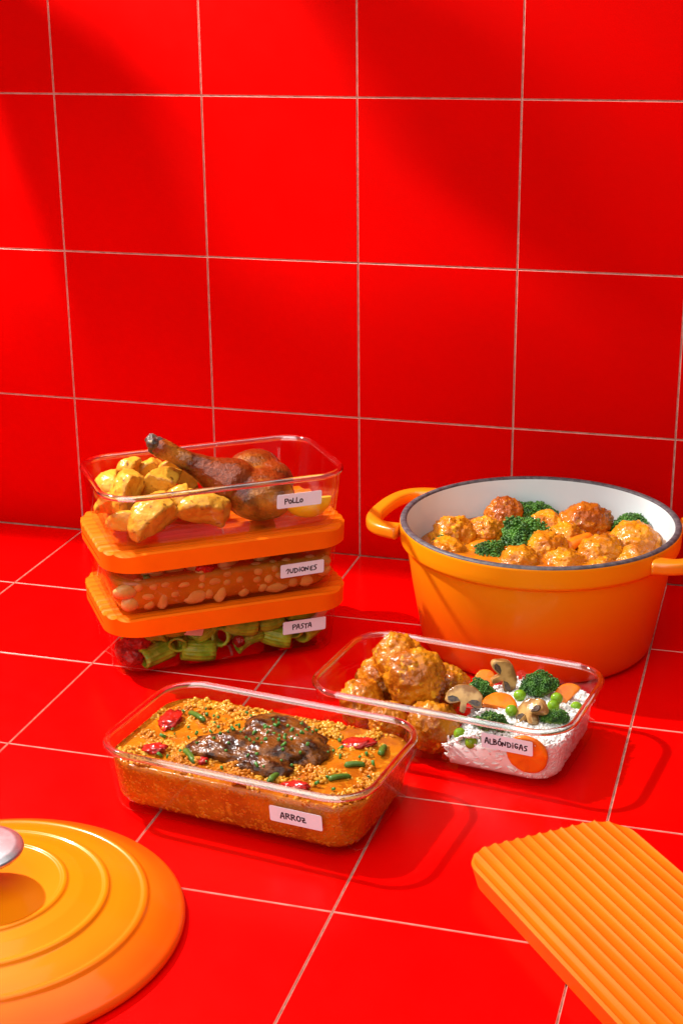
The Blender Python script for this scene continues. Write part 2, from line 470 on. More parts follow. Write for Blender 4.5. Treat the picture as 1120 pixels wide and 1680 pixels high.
# ------------------------------------------------------------------ glass boxes
A_, B_, RC, H_ = 0.684, 0.416, 0.20, 0.330
def inset_out(z):
    pts = [(0.0, .092), (.004, .074), (.012, .060), (.028, .051), (.06, .046), (.20, .028), (.305, .014), (.34, .012)]
    for (z0, i0), (z1, i1) in zip(pts, pts[1:]):
        if z <= z1: return i0 + (i1 - i0) * (z - z0) / (z1 - z0)
    return pts[-1][1]
def sec(ins, z, n=8, corner=None):
    r = max(.05, RC - ins * .9) if corner is None else corner
    return [(x, y, z) for x, y in rrect(A_ - ins, B_ - ins, r, n)]

WT = 0.020
def glass_body_mesh():
    zo = [0.0, .004, .008, .012, .019, .028, .06, .10, .20, .305]
    outer = [sec(inset_out(z), z) for z in zo]
    zi = [.305, .20, .10, .06, .045, .036, .030]
    inner = [sec(inset_out(z) + WT + (0.0 if z > .07 else (.07 - z) * .5), z) for z in zi]
    v, f = loft(outer + inner, True, True)
    o = mesh_obj('glass_wall', v, f, m_glass)
    return o.data, o
glass_me, _tmp = glass_body_mesh(); fix_normals(_tmp); auto_smooth(_tmp, 60); bpy.data.objects.remove(_tmp)
def rim_mesh():
    loops = []
    for k in range(12):
        A = k / 12 * 2 * math.pi
        loops.append([(x, y, .318 + .0165 * math.sin(A)) for x, y in rrect(A_ - .018 + .0175 * math.cos(A), B_ - .018 + .0175 * math.cos(A), RC - .018 + .0175 * math.cos(A), 12)])
    v, f = loft(loops, closed=True)
    o = fix_normals(mesh_obj('rim', v, f, m_rim)); me = o.data; bpy.data.objects.remove(o); return me
rim_me = rim_mesh()

# hand lettering: strokes in a unit-high cell
def arc(cx, cy, rx, ry, a0, a1, n=9):
    return [(cx + rx * math.cos(R(a0 + (a1 - a0) * i / n)), cy + ry * math.sin(R(a0 + (a1 - a0) * i / n))) for i in range(n + 1)]
GL = {
 'P': (.50, [[(.06, 0), (.04, .5), (.03, .98)], [(.02, .95), (.30, 1.0), (.46, .82), (.36, .58), (.05, .48)]]),
 'O': (.55, [arc(.26, .46, .21, .42, 100, 470, 14)]),
 'o': (.50, [arc(.22, .36, .17, .33, 100, 470, 14)]),
 'L': (.48, [[(.08, 1.0), (.05, .4), (.06, .02), (.40, .06)]]),
 'J': (.52, [[(.02, .62), (.22, .98), (.36, .95), (.34, .4), (.22, .02)]]),
 'U': (.58, [[(.05, .88), (.06, .30), (.18, .04), (.36, .10), (.44, .45), (.46, .88)]]),
 'D': (.60, [[(.08, .02), (.06, .92)], [(.04, .92), (.34, .84), (.50, .48), (.36, .10), (.06, .02)]]),
 'i': (.30, [[(.12, .02), (.13, .62)], [(.12, .86), (.15, .89)]]),
 'N': (.66, [[(.05, .02), (.08, .88), (.42, .06), (.48, .92)]]),
 'E': (.52, [[(.42, .90), (.10, .86), (.07, .05), (.42, .04)], [(.08, .47), (.34, .48)]]),
 'S': (.50, [[(.42, .96), (.14, .90), (.10, .64), (.34, .46), (.36, .16), (.08, .00)]]),
 'A': (.60, [[(.03, .00), (.22, .98), (.34, .96), (.46, .02)], [(.08, .36), (.44, .38)]]),
 'T': (.52, [[(.02, .92), (.48, .98)], [(.26, .94), (.24, .02)]]),
 'B': (.56, [[(.08, .02), (.07, .95)], [(.06, .95), (.34, .88), (.36, .62), (.10, .52)], [(.10, .52), (.42, .40), (.40, .08), (.06, .02)]]),
 'G': (.60, [[(.44, .84), (.24, .92), (.06, .56), (.14, .12), (.36, .06), (.46, .38), (.26, .40)]]),
 'R': (.60, [[(.08, .00), (.06, .96)], [(.04, .94), (.34, .96), (.42, .76), (.30, .54), (.08, .50)], [(.20, .52), (.50, .06)]]),
 'Z': (.56, [[(.06, .90), (.42, .88), (.10, .08), (.48, .10)], [(.12, .46), (.38, .50)]]),
 "'": (.0, [[(-.30, 1.12), (-.16, 1.34)]]),
}
def lettering_mesh(text, hgt, width, w, seed):
    rg = random.Random(seed)
    adv = sum(GL[c][0] for c in text); sx = width / adv
    V, F = [], []; x = 0
    for c in text:
        a, strokes = GL[c]; dy = rg.uniform(-.06, .06); sc = rg.uniform(.93, 1.05)
        for s in strokes:
            P = [Vector(((x + p[0]) * sx, (p[1] * sc + dy) * hgt)) for p in s]
            fine = []
            for i in range(len(P)):                      # smooth the pen path
                if 0 < i < len(P) - 1:
                    a0, b0 = P[i].lerp(P[i - 1], .28), P[i].lerp(P[i + 1], .28)
                    fine += [a0, P[i] * .5 + (a0 + b0) * .25, b0]
                else: fine.append(P[i])
            for k, p in enumerate(fine):
                ww = w * (1 + .12 * math.sin(k * 1.7 + seed))
                b = len(V); V += [(p.x + ww * math.cos(t * math.pi / 4), p.y + ww * math.sin(t * math.pi / 4)) for t in range(8)]
                F.append(tuple(range(b, b + 8)))
                if k:
                    q = fine[k - 1]; d = p - q
                    if d.length > 1e-6:
                        n = Vector((-d.y, d.x)).normalized() * w
                        b = len(V); V += [tuple(q + n), tuple(q - n), tuple(p - n), tuple(p + n)]; F.append((b, b + 1, b + 2, b + 3))
        x += a
    return V, F

def sticker(parent, text, xc, zc, seed, tilt=0.0, txt_off=-0.01, txt_w=.62):
    hw, hh = 0.126, 0.0405
    def onwall(u, v, off):
        u2 = u * math.cos(tilt) - v * math.sin(tilt); v2 = u * math.sin(tilt) + v * math.cos(tilt)
        z = zc + v2
        return (xc + u2, -(B_ - inset_out(z)) - off, z)
    out = rrect(hw, hh, .008, 3)
    n = len(out)
    v = [onwall(x, y, .0006) for x, y in out] + [onwall(x, y, .0020) for x, y in out]
    f = [tuple(range(n, 2 * n)), tuple(reversed(range(n)))] + [(i, (i + 1) % n, n + (i + 1) % n, n + i) for i in range(n)]
    s = fix_normals(mesh_obj('label_sticker', v, f, m_label, parent, smooth=False))
    lv, lf = lettering_mesh(text, .030, txt_w * 2 * hw, .0032, seed)
    cx = txt_w * hw
    lift = {}
    vv = [onwall(p[0] - cx + txt_off, p[1] - .015, .0026) for p in lv]
    # tiny steps keep overlapping pen strokes off one plane
    vv2 = []; k = 0
    for fi, fc in enumerate(lf):
        for q in fc:
            x, y, z = vv[q]; vv2.append((x, y - .00002 * (fi % 40), z))
    ff = []; k = 0
    for fc in lf:
        ff.append(tuple(range(k, k + len(fc)))); k += len(fc)
    mesh_obj('lettering', vv2, ff, m_ink, s, smooth=False)
    s['label'] = 'white paper sticker handwritten ' + text.replace("'", '').replace('o', 'O').replace('i', 'I')
    return s

POSE = {'arroz': (2.417, -3.215, -.131, 0.0), 'albon': (3.168, -2.373, -.143, 0.0), 'pollo': (1.622, -1.668, .632, .780),
        'jud': (1.579, -1.609, .634, .390), 'pasta': (1.560, -1.564, .624, 0.0)}
def wpos(key, x, y, z):
    px, py, th, pz = POSE[key]
    return Vector((px + x * math.cos(th) - y * math.sin(th), py + x * math.sin(th) + y * math.cos(th), pz + z))
def glass_box(key, text, seed, xc, zc, label, tilt=0.0, txt_w=.62, txt_off=-.01):
    px, py, th, pz = POSE[key]
    e = empty('glass_container', (px, py, pz + .0006), th)
    tag(e, label, 'container', 'glass food containers')
    link(bpy.data.objects.new('glass_wall', glass_me), e)
    link(bpy.data.objects.new('rim', rim_me), e)
    sticker(e, text, xc, zc, seed, tilt, txt_off, txt_w)
    return e
glass_box('arroz', 'ARROZ', 1, .360, .182, 'open rectangular glass container of golden rice with a sticker reading ARROZ', txt_w=.50, txt_off=-.012)
glass_box('albon', "ALBO'NDiGAS", 2, .391, .228, 'open rectangular glass container of meatballs and rice with a sticker reading ALBONDIGAS', txt_w=.84, txt_off=-.004)
glass_box('pollo', 'PoLLo', 3, .378, .201, 'open rectangular glass container of chicken and potatoes on top of the stack', txt_w=.42, txt_off=-.03)
glass_box('jud', 'JUDiONES', 4, .412, .158, 'lidded glass container of bean stew in the middle of the stack', txt_w=.72, txt_off=-.004, tilt=.01)
glass_box('pasta', 'PASTA', 5, .424, .188, 'lidded glass container of green pasta at the bottom of the stack', txt_w=.46, txt_off=-.012)

# ------------------------------------------------------------------ fluted lids
def lid_mesh(a, b, r, t, draft, flutes=12, depth=.013):
    """top of shallow flutes running lengthwise, a skirt all round, hollow below"""
    per = 8; n = flutes * per
    ys = [-b + 2 * b * i / n for i in range(n + 1)]
    # denser rows where the corners turn
    ys = sorted(set(ys + [s * (b - r * (1 - math.sin(q / 10 * math.pi / 2))) for q in range(11) for s in (-1, 1)]))
    def xat(y, aa, bb, rr):
        y = max(-bb, min(bb, y)); d = abs(y) - (bb - rr)
        return aa if d <= 0 else aa - rr + math.sqrt(max(0, rr * rr - d * d))
    def top(y):
        ph = ((y + b) / (2 * b) * flutes) % 1.0
        return t - depth * (1 - (2 * ph - 1) ** 2) ** 0.8
    V, F = [], []
    rows = [(0.012, None, 0.0), (0.0, None, -.010), (draft, 0.0, 0.0), (draft + .022, 0.0, 0.0), (draft + .022, t - .035, 0)]
    m = len(ys)
    for ins, zz, dz in rows:
        sc = (b - ins) / b
        for y in ys:
            x = xat(y * sc, a - ins, b - ins, max(.02, r - ins)); z = (top(y) + dz) if zz is None else zz
            V += [(-x, y * sc, z), (x, y * sc, z)]
    L = lambda k, i, s: (k * m + i) * 2 + s
    for i in range(m - 1):
        F.append((L(0, i, 0), L(0, i, 1), L(0, i + 1, 1), L(0, i + 1, 0)))
        F.append((L(4, i, 1), L(4, i, 0), L(4, i + 1, 0), L(4, i + 1, 1)))
        for k in range(4):
            F.append((L(k, i + 1, 0), L(k + 1, i + 1, 0), L(k + 1, i, 0), L(k, i, 0)))
            F.append((L(k, i, 1), L(k + 1, i, 1), L(k + 1, i + 1, 1), L(k, i + 1, 1)))
    for k in range(4):
        F.append((L(k, 0, 0), L(k + 1, 0, 0), L(k + 1, 0, 1), L(k, 0, 1)))
        F.append((L(k, m - 1, 1), L(k + 1, m - 1, 1), L(k + 1, m - 1, 0), L(k, m - 1, 0)))
    return V, F
def make_lid(loc, rz, dims, label, flutes=12, depth=.013):
    v, f = lid_mesh(*dims, flutes, depth)
    o = mesh_obj('container_lid', v, f, m_lid); fix_normals(o); auto_smooth(o, 32)
    o.location = Vector(loc) * T; o.rotation_euler = (0, 0, rz)
    tag(o, label, 'lid', 'ridged orange container lids')
    return o
LIDD = (A_ + .012, B_ + .018, RC + .015, .112, .004)
px, py, th, pz = POSE['jud']
make_lid((px + .010, py + .006, pz + .390 - .1125), th, LIDD, 'ridged orange lid on the middle container, right under the chicken')
px, py, th, pz = POSE['pasta']
make_lid((px + .010, py + .006, pz + .390 - .1125), th, LIDD, 'ridged orange lid on the bottom container, over the green pasta')
dv = Vector((math.cos(R(-51)), math.sin(R(-51)), 0))
lc = Vector((3.742, -3.361, 0)) + dv * .712
make_lid((lc.x, lc.y, .0008), R(-51), (.715, .392, .165, .112, .027), 'loose ridged orange lid lying alone on the red counter tiles', 14, .010)

# ------------------------------------------------------------------ food helpers
def fill_body(key, name, ztop, mat, seed, amp=.006, freq=9, x0=-1, x1=1, gap=.004, n_in=9, kind=None):
    """solid filling of a glass box up to ztop(x, y)"""
    zt = ztop if callable(ztop) else (lambda x, y: ztop)
    def ins(z): return inset_out(z) + WT + (0 if z > .07 else (.07 - z) * .5) + gap
    base = .034
    mid = zt(0, 0)
    zs = [0, .08, .2, .4, .6, .8, 1.0]
    loops = []
    def clampx(p): return (min(max(p[0], x0), x1), p[1])
    for t in zs:
        o0 = [clampx((x, y)) for x, y, _ in sec(ins(base + t * (mid - base)), 0, n=10)]
        loops.append([(x, y, base + t * (zt(x, y) - base)) for x, y in o0])
    rimloop = loops[-1]
    cxm = (max(p[0] for p in rimloop) + min(p[0] for p in rimloop)) / 2
    for k in range(1, n_in + 1):
        s = 1 - k / (n_in + .15)
        L = []
        for x, y, z in rimloop:
            X, Y = cxm + (x - cxm) * s, y * s
            L.append((X, Y, zt(X, Y) + amp * fbm((X, Y, 0), freq, seed) * min(1, k / 2)))
        loops.append(L)
    v, f = loft(loops, True, True)
    o = fix_normals(mesh_obj(name, v, f, mat))
    px, py, th, pz = POSE[key]
    o.location = Vector((px, py, pz)) * T; o.rotation_euler = (0, 0, th)
    if kind: o['kind'] = kind
    return o

def grain_template():
    ring = 6; V = [(0, 0, -1)]; 
    for z, r in ((-.75, .62), (0, 1), (.75, .62)):
        V += [(r * math.cos(i / ring * 2 * math.pi), r * math.sin(i / ring * 2 * math.pi), z) for i in range(ring)]
    V.append((0, 0, 1)); F = []
    for i in range(ring):
        j = (i + 1) % ring
        F.append((0, 1 + j, 1 + i))
        for k in range(2):
            a, b, c, d = 1 + k * ring + i, 1 + k * ring + j, 1 + (k + 1) * ring + j, 1 + (k + 1) * ring + i
            F += [(a, b, c), (a, c, d)]
        F.append((1 + 2 * ring + i, 1 + 2 * ring + j, 1 + 3 * ring))
    return np.array(V, float), np.array(F)
GRV, GRF = grain_template()
def grains(name, key, places, mat, r=.0085, l=.021, flat=.5, seed=0, parent=None, angs=None):
    rg = random.Random(seed); ms = []
    for p in places:
        e = (math.pi / 2 + rg.gauss(0, flat), rg.gauss(0, flat), rg.uniform(0, 6.28))
        k = rg.uniform(.8, 1.15)
        rm = np.array((Matrix.Rotation(e[2], 3, 'Z') @ Matrix.Rotation(e[0], 3, 'X')))
        if angs is not None: rm = np.array(Matrix.Rotation(angs[len(ms)], 3, 'Z') @ Matrix.Rotation(math.pi / 2 + rg.gauss(0, .7), 3, 'Y'))
        ms.append(mat4(p, rm, (r * k, r * k, l * k * rg.uniform(.85, 1.15))))
    v, f = merge_instances(GRV, GRF, ms)
    o = mesh_obj(name, v, f, mat, parent)
    if parent is None:
        px, py, th, pz = POSE[key]
        o.location = Vector((px, py, pz)) * T; o.rotation_euler = (0, 0, th)
    o['kind'] = 'stuff'
    return o
def inside(x, y, m=0.0, z=.25):
    i = inset_out(z) + WT + m
    a, b, r = A_ - i, B_ - i, max(.05, RC - i)
    dx, dy = abs(x) - (a - r), abs(y) - (b - r)
    return abs(x) <= a and abs(y) <= b and not (dx > 0 and dy > 0 and dx * dx + dy * dy > r * r)

BALLS = [lumpy(ICO5, (1, 1, .93), .13, 1.8, 3 + 7 * k, .12, 5.0) for k in range(4)]
def ball_meshes(mat, pre):
    out = []
    for k, b in enumerate(BALLS):
        me = bpy.data.meshes.new(pre); me.from_pydata((b * T * .1).tolist(), [], ICO5[1].tolist())
        me.polygons.foreach_set('use_smooth', [True] * len(me.polygons)); me.materials.append(mat); out.append(me)
    return out
def meatball(meshes, k, loc, r, seed, label, group, name='meatball'):
    rg = random.Random(seed)
    o = link(bpy.data.objects.new(name, meshes[k % len(meshes)]))
    o.location = loc * T; s = r / .1 * .98
    o.scale = (s, s * rg.uniform(.94, 1.04), s * .95); o.rotation_euler = tuple(rg.uniform(0, 6.28) for _ in range(3))
    return tag(o, label, 'meatball', group)

def broccoli_meshes(seed, spread=1.0, stalk=1.1):
    """crown of packed buds on branching stem; unit size (crown radius 1)"""
    rg = random.Random(seed)
    lobes = []
    for k in range(20):
        z = 1 - 1.05 * (k + .5) / 20; rr = math.sqrt(max(0, 1 - z * z)); A = k * 2.39996 + rg.uniform(-.25, .25)
        q = rg.uniform(.58, .80)
        lobes.append(((rr * math.cos(A) * q * spread, rr * math.sin(A) * q * spread, z * q * .85 - .05), rg.uniform(.20, .32)))
    ms = []
    for c, r in lobes:
        n = 84
        for i in range(n):
            z = 1 - 1.7 * (i + .5) / n; rr = math.sqrt(max(0, 1 - z * z)); A = i * 2.39996 + rg.uniform(-.3, .3)
            d = np.array((rr * math.cos(A), rr * math.sin(A), z))
            s = rg.uniform(.026, .078)
            ms.append(mat4(np.array(c) + d * r * rg.uniform(.84, 1.26), rot_np((rg.uniform(0, 3), rg.uniform(0, 3), 0)), (s, s * rg.uniform(.7, 1), s * rg.uniform(.9, 1.4))))
        ms.append(mat4(c, None, (r * .82,) * 3))
    ms.append(mat4((0, 0, .05), None, (.62, .62, .5)))
    v, f = merge_instances(ICO1[0], ICO1[1], ms)
    crown = bpy.data.meshes.new('crown'); crown.from_pydata((v * T * .1).tolist(), [], f); crown.materials.append(m_broc)
    crown.polygons.foreach_set('use_smooth', [True] * len(crown.polygons))
    V, F = [], []
    def limb(a, b, ra, rb):
        a, b = Vector(a), Vector(b); d = (b - a); q = d.to_track_quat('Z', 'Y'); o = len(V)
        for t in range(5):
            r = ra + (rb - ra) * t / 4; c = a + d * t / 4
            for i in range(10):
                p = q @ Vector((math.cos(i * .6283) * r * (1 + .06 * math.sin(i * 3)), math.sin(i * .6283) * r, 0)); V.append(tuple(c + p))
        for t in range(4):
            for i in range(10):
                j = (i + 1) % 10; F.append((o + t * 10 + i, o + t * 10 + j, o + t * 10 + 10 + j, o + t * 10 + 10 + i))
        F.append(tuple(o + 9 - i for i in range(10)))
    limb((0, 0, -stalk), (0, 0, .2), .30, .38)
    for c, r in lobes[11::2]:
        limb((c[0] * .15, c[1] * .15, -.35), (c[0], c[1], c[2] - .05), .16, .20)
    stem = bpy.data.meshes.new('stem'); stem.from_pydata((np.array(V) * T * .1).tolist(), [], F); stem.materials.append(m_stem)
    stem.polygons.foreach_set('use_smooth', [True] * len(stem.polygons))
    return crown, stem
BROC = [broccoli_meshes(5), broccoli_meshes(17, .9, .8), broccoli_meshes(31, 1.05, .5)]
def broccoli(k, loc, r, rot, label, group, flat=1.0):
    e = empty('broccoli_floret', loc)
    s = r / .1; e.scale = (s, s, s * flat); e.rotation_euler = rot
    c, st = BROC[k]
    link(bpy.data.objects.new('crown', c), e); link(bpy.data.objects.new('stem', st), e)
    return tag(e, label, 'broccoli', group)

def disc_mesh(name, r, t, mat, seed, half=False, lump=.03):
    """vegetable slice with a rounded edge"""
    n = 40; prof = [(.0, t / 2), (.80, t / 2), (.94, t * .42), (1.0, t * .2), (1.0, -t * .2), (.94, -t * .42), (.8, -t / 2), (0.0, -t / 2)]
    v, f = [], []
    for q, z in prof:
        for i in range(n):
            A = i / n * 2 * math.pi
            k = 1 + lump * fbm((math.cos(A), math.sin(A), 0), 1.5, seed)
            x, y = q * r * k * math.cos(A), q * r * k * math.sin(A)
            if half: y = max(y, -.05 * r)
            v.append((x, y, z + .1 * t * fbm((x / r, y / r, z), 2, seed)))
    for k in range(len(prof) - 1):
        for i in range(n):
            j = (i + 1) % n; f.append((k * n + i, k * n + j, (k + 1) * n + j, (k + 1) * n + i))
    return fix_normals(mesh_obj(name, v, f, mat))

def stick(name, length, ra, rb, mat, bend=0.0, n=14, m=10, flat=1.0, seed=0):
    """tapered, slightly bent stick with rounded ends"""
    V, F = [], []
    for k in range(n + 1):
        t = k / n; x = (t - .5) * length
        r = (ra + (rb - ra) * t) * min(1, math.sin(math.pi * min(max(t, .0), 1)) * 6 + .12) if k in (0, n) else (ra + (rb - ra) * t) * (.88 if k in (1, n - 1) else 1)
        z0 = bend * (1 - (2 * t - 1) ** 2)
        for i in range(m):
            A = i / m * 2 * math.pi
            q = r * (1 + .08 * fbm((t * 3, math.cos(A), math.sin(A)), 1.3, seed))
            V.append((x, q * math.cos(A), z0 + q * math.sin(A) * flat))
    for k in range(n):
        for i in range(m):
            j = (i + 1) % m; F.append((k * m + i, k * m + j, (k + 1) * m + j, (k + 1) * m + i))
    F.append(tuple(reversed(range(m)))); F.append(tuple(n * m + i for i in range(m)))
    return fix_normals(mesh_obj(name, V, F, mat))

def put(o, loc, rot=(0, 0, 0)):
    o.location = loc * T; o.rotation_euler = rot; return o

# ------------------------------------------------------------------ box of saffron rice
th = POSE['arroz'][2]
AR_Z = .258
o = fill_body('arroz', 'rice_stew', lambda x, y: AR_Z + .006 * fbm((x, y, 0), 5, 4), m_broth, 4, amp=.010, freq=11, n_in=16)
tag(o, 'orange saffron rice broth filling the ARROZ glass container', 'rice stew')
rg = random.Random(8)
pl = []
while len(pl) < 3000:
    x, y = rg.uniform(-.66, .66), rg.uniform(-.4, .4)
    if not inside(x, y, .018): continue
    if fbm((x, y, 0), 7.5, 2) + rg.uniform(-.22, .22) < .05: continue
    pl.append((x, y, AR_Z + rg.uniform(-.010, .003) + .026 * max(0, fbm((x, y, 0), 7.5, 2))))
side = []; sang = []
for k in range(2600):                       # grains pressed against the glass
    A = rg.uniform(0, 1)
    z = rg.uniform(.05, AR_Z - .004)
    i = inset_out(z) + WT + (0 if z > .07 else (.07 - z) * .5) + .0105
    lp = rrect(A_ - i, B_ - i, max(.05, RC - i * .9), 10)
    q = rg.randrange(len(lp)); p0, p1 = lp[q], lp[(q + 1) % len(lp)]
    if rg.random() < .75: q = rg.choice([10, 21, 32, 43]); p0, p1 = lp[q], lp[(q + 1) % len(lp)]
    t = rg.random(); side.append((p0[0] + (p1[0] - p0[0]) * t, p0[1] + (p1[1] - p0[1]) * t, z)); sang.append(math.atan2(p1[1] - p0[1], p1[0] - p0[0]))
tag(grains('soaked_rice_grains', 'arroz', side, m_riceside, r=.0088, l=.0165, seed=10, angs=sang), 'soaked orange rice grains pressed against the ARROZ glass', 'rice')
tag(grains('rice_grains', 'arroz', pl, m_ricegold, r=.0092, l=.0140, seed=9, flat=.5), 'golden saffron rice grains in the ARROZ container', 'rice')

def meat_disp(p, n):
    return .014 * fbm(p, 14, 3) + .013 * noise.noise(Vector((p.x * 9 + p.y * 30, p.y * 60 + p.x * 18, p.z * 40)))
meat = remeshed('braised_meat', [((-.10, -.05, .015), (.19, .105, .075), (0, -.05, .45)), ((.02, .10, .035), (.15, .12, .085), (0, .1, -.1)),
                                  ((.15, .045, .025), (.13, .10, .08), (0, .15, -.6)), ((.06, -.13, .005), (.13, .085, .065), (0, 0, -.25)),
                                  ((-.02, .02, .03), (.10, .10, .07), (0, 0, 0)), ((.07, -.035, .03), (.13, .11, .075), (0, 0, .3)), ((-.03, -.09, .01), (.11, .08, .06), (0, 0, .2)), ((.20, -.02, .0), (.06, .06, .05), (0, 0, 0))], .010, 4, m_meat, meat_disp)
meat.scale = (1.20, 1.12, .78)
put(meat, wpos('arroz', .010, .000, AR_Z + .004), (0, 0, th))
tag(meat, 'dark glossy chunk of braised meat lying on the saffron rice', 'meat')
bpy.context.view_layer.update()
# chopped chives, most of them on the meat
ms = []
inv = meat.matrix_world.inverted()
for k in range(120):
    on = k < 60
    x, y = (rg.gauss(.02, .13), rg.gauss(.01, .10)) if on else (rg.uniform(-.55, .58), rg.uniform(-.3, .3))
    if not inside(x, y, .03): continue
    w = wpos('arroz', x, y, .60) * T
    ok, hit, nr, _ = meat.ray_cast(inv @ w, Vector((0, 0, -1)))
    if ok: h = (meat.matrix_world @ hit); z = h.z / T
    elif on: continue
    else: z = AR_Z + .012
    s = rg.uniform(.0045, .0085)
    ms.append(mat4((x, y, z + .003), rot_np((rg.gauss(0, .6), rg.gauss(0, .6), rg.uniform(0, 6))), (s, s, s * rg.uniform(.5, 2.0))))
cv, cf = [], []
for i in range(8):
    A = i / 8 * 6.283
    for r_, z_ in ((1, 1), (1, -1), (.55, -1), (.55, 1)): cv.append((r_ * math.cos(A), r_ * math.sin(A), z_))
for i in range(8):
    j = (i + 1) % 8
    for q in range(4):
        a, b, c, d = i * 4 + q, i * 4 + (q + 1) % 4, j * 4 + (q + 1) % 4, j * 4 + q
        cf += [(a, b, c), (a, c, d)]
v, f = merge_instances(np.array(cv, float), np.array(cf), ms)
o = mesh_obj('chopped_chives', v, f, m_chive)
px, py, tha, pz = POSE['arroz']; o.location = Vector((px, py, 0)) * T; o.rotation_euler = (0, 0, tha)
tag(o, 'bright green chopped chives sprinkled over braised meat and rice', 'chives', kind='stuff')

for k, (x, y, L_, a, lab) in enumerate([
        (.533, .192, .10, 1.75, 'short upright piece of green bean near the corner of the rice container'),
        (.455, -.125, .10, .75, 'green bean piece half sunk in the rice beside the red pepper strip'),
        (-.425, .165, .14, -.55, 'long grey-green bean piece beside the big red pepper at the rice edge'),
        (-.262, -.205, .13, -.75, 'green bean piece tucked under the left end of the braised meat'),
        (.185, -.232, .085, 1.5, 'stubby green bean piece against the front of the braised meat'),
        (.470, .010, .09, .5, 'green bean piece covered with herbs in the open rice')]):
    o = stick('green_bean', L_ * 1.1, .0165, .0145, m_gbean, bend=.008, flat=.8, seed=k)
    put(o, wpos('arroz', x, y, AR_Z + .008), (rg.uniform(-.2, .2), rg.uniform(-.12, .12), a + th)); tag(o, lab, 'green bean', 'green beans in the rice')
for k, (x, y, rr_, a, lab) in enumerate([
        (-.520, .070, (.052, .075, .030), .3, 'large charred red pepper piece standing at the end of the rice container'),
        (-.446, -.215, (.060, .035, .026), .1, 'round red pepper piece near the rice container front corner'),
        (-.185, -.225, (.024, .022, .018), .4, 'small red pepper bit at the tip of the braised meat'),
        (.394, .205, (.085, .040, .018), .25, 'flat red pepper strip lying on the rice behind the green bean'),
        (.310, -.272, (.070, .030, .022), -.2, 'red pepper strip pressed to the glass above the ARROZ sticker')]):
    v = lumpy(ICO4, (rr_[0], rr_[1], rr_[2] * .7), .40, 1.5, 40 + k, .2, 4)
    o = mesh_obj('red_pepper', v, ICO4[1].tolist(), m_pepper)
    put(o, wpos('arroz', x, y, AR_Z + rr_[2] * .55), (.15, -.2, a + th)); tag(o, lab, 'red pepper', 'red pepper pieces in the rice')

# ------------------------------------------------------------------ box of meatballs, rice and vegetables
th = POSE['albon'][2]
bm_ = ball_meshes(m_meatball, 'meatball')
for k, (x, y, z, r, lab) in enumerate([
        (-.215, -.035, .300, .158, 'largest meatball lying on top of the pile in the glass container'),
        (-.355, .085, .335, .128, 'meatball at the very top of the pile, behind the largest one'),
        (-.460, -.130, .158, .124, 'bottom meatball in the end corner of the glass container'),
        (-.465, .100, .170, .130, 'bottom meatball under the topmost one, at the container end'),
        (-.150, .225, .158, .122, 'bottom meatball at the back of the pile beside the broccoli'),
        (-.045, -.222, .150, .131, 'bottom meatball at the front glass beside the rice'),
        (-.275, -.235, .135, .108, 'shaded bottom meatball under the largest one at the front glass')]):
    meatball(bm_, k, wpos('albon', x, y, z), r, 60 + k, lab, 'meatballs in the glass container')
def rice_top(x, y):
    return .195 + .03 * sstep(.05, .3, x) * sstep(.35, .0, y) + .010 * fbm((x, y, 0), 6, 1) - .06 * sstep(.18, .06, x)
o = fill_body('albon', 'rice_bed', rice_top, m_ricewhite, 6, amp=.012, freq=10, x0=.085, x1=1, n_in=14, gap=.0055)
tag(o, 'white cooked rice filling half of the meatball container', 'rice')
pl = []
while len(pl) < 2100:
    x, y = rg.uniform(.07, .66), rg.uniform(-.4, .4)
    if inside(x, y, .012): pl.append((x, y, rice_top(x, y) + rg.uniform(-.004, .006) + .012 * max(0, fbm((x, y, 0), 14, 5))))
side2 = []; sang2 = []
for k in range(1100):
    z = rg.uniform(.05, .215)
    i = inset_out(z) + WT + (0 if z > .07 else (.07 - z) * .5) + .0105
    lp = rrect(A_ - i, B_ - i, max(.05, RC - i * .9), 10)
    q = rg.choice([32, 32, 43, 43] + list(range(33, 43))); p0, p1 = lp[q % 44], lp[(q + 1) % 44]
    t = rg.random(); p = (p0[0] + (p1[0] - p0[0]) * t, p0[1] + (p1[1] - p0[1]) * t, z)
    if p[0] > .06: side2.append(p); sang2.append(math.atan2(p1[1] - p0[1], p1[0] - p0[0]))
tag(grains('pressed_rice_grains', 'albon', side2, m_ricewhite, r=.0068, l=.0165, seed=20, angs=sang2), 'white rice grains pressed against the meatball container glass', 'rice')
for k in range(260): pl.append((.08 + rg.uniform(-.012, .012), rg.uniform(-.34, .34), rg.uniform(.05, .15)))
tag(grains('rice_grains', 'albon', pl, m_ricewhite, r=.0070, l=.0165, seed=19, flat=.40), 'loose white rice grains in the meatball container', 'rice')

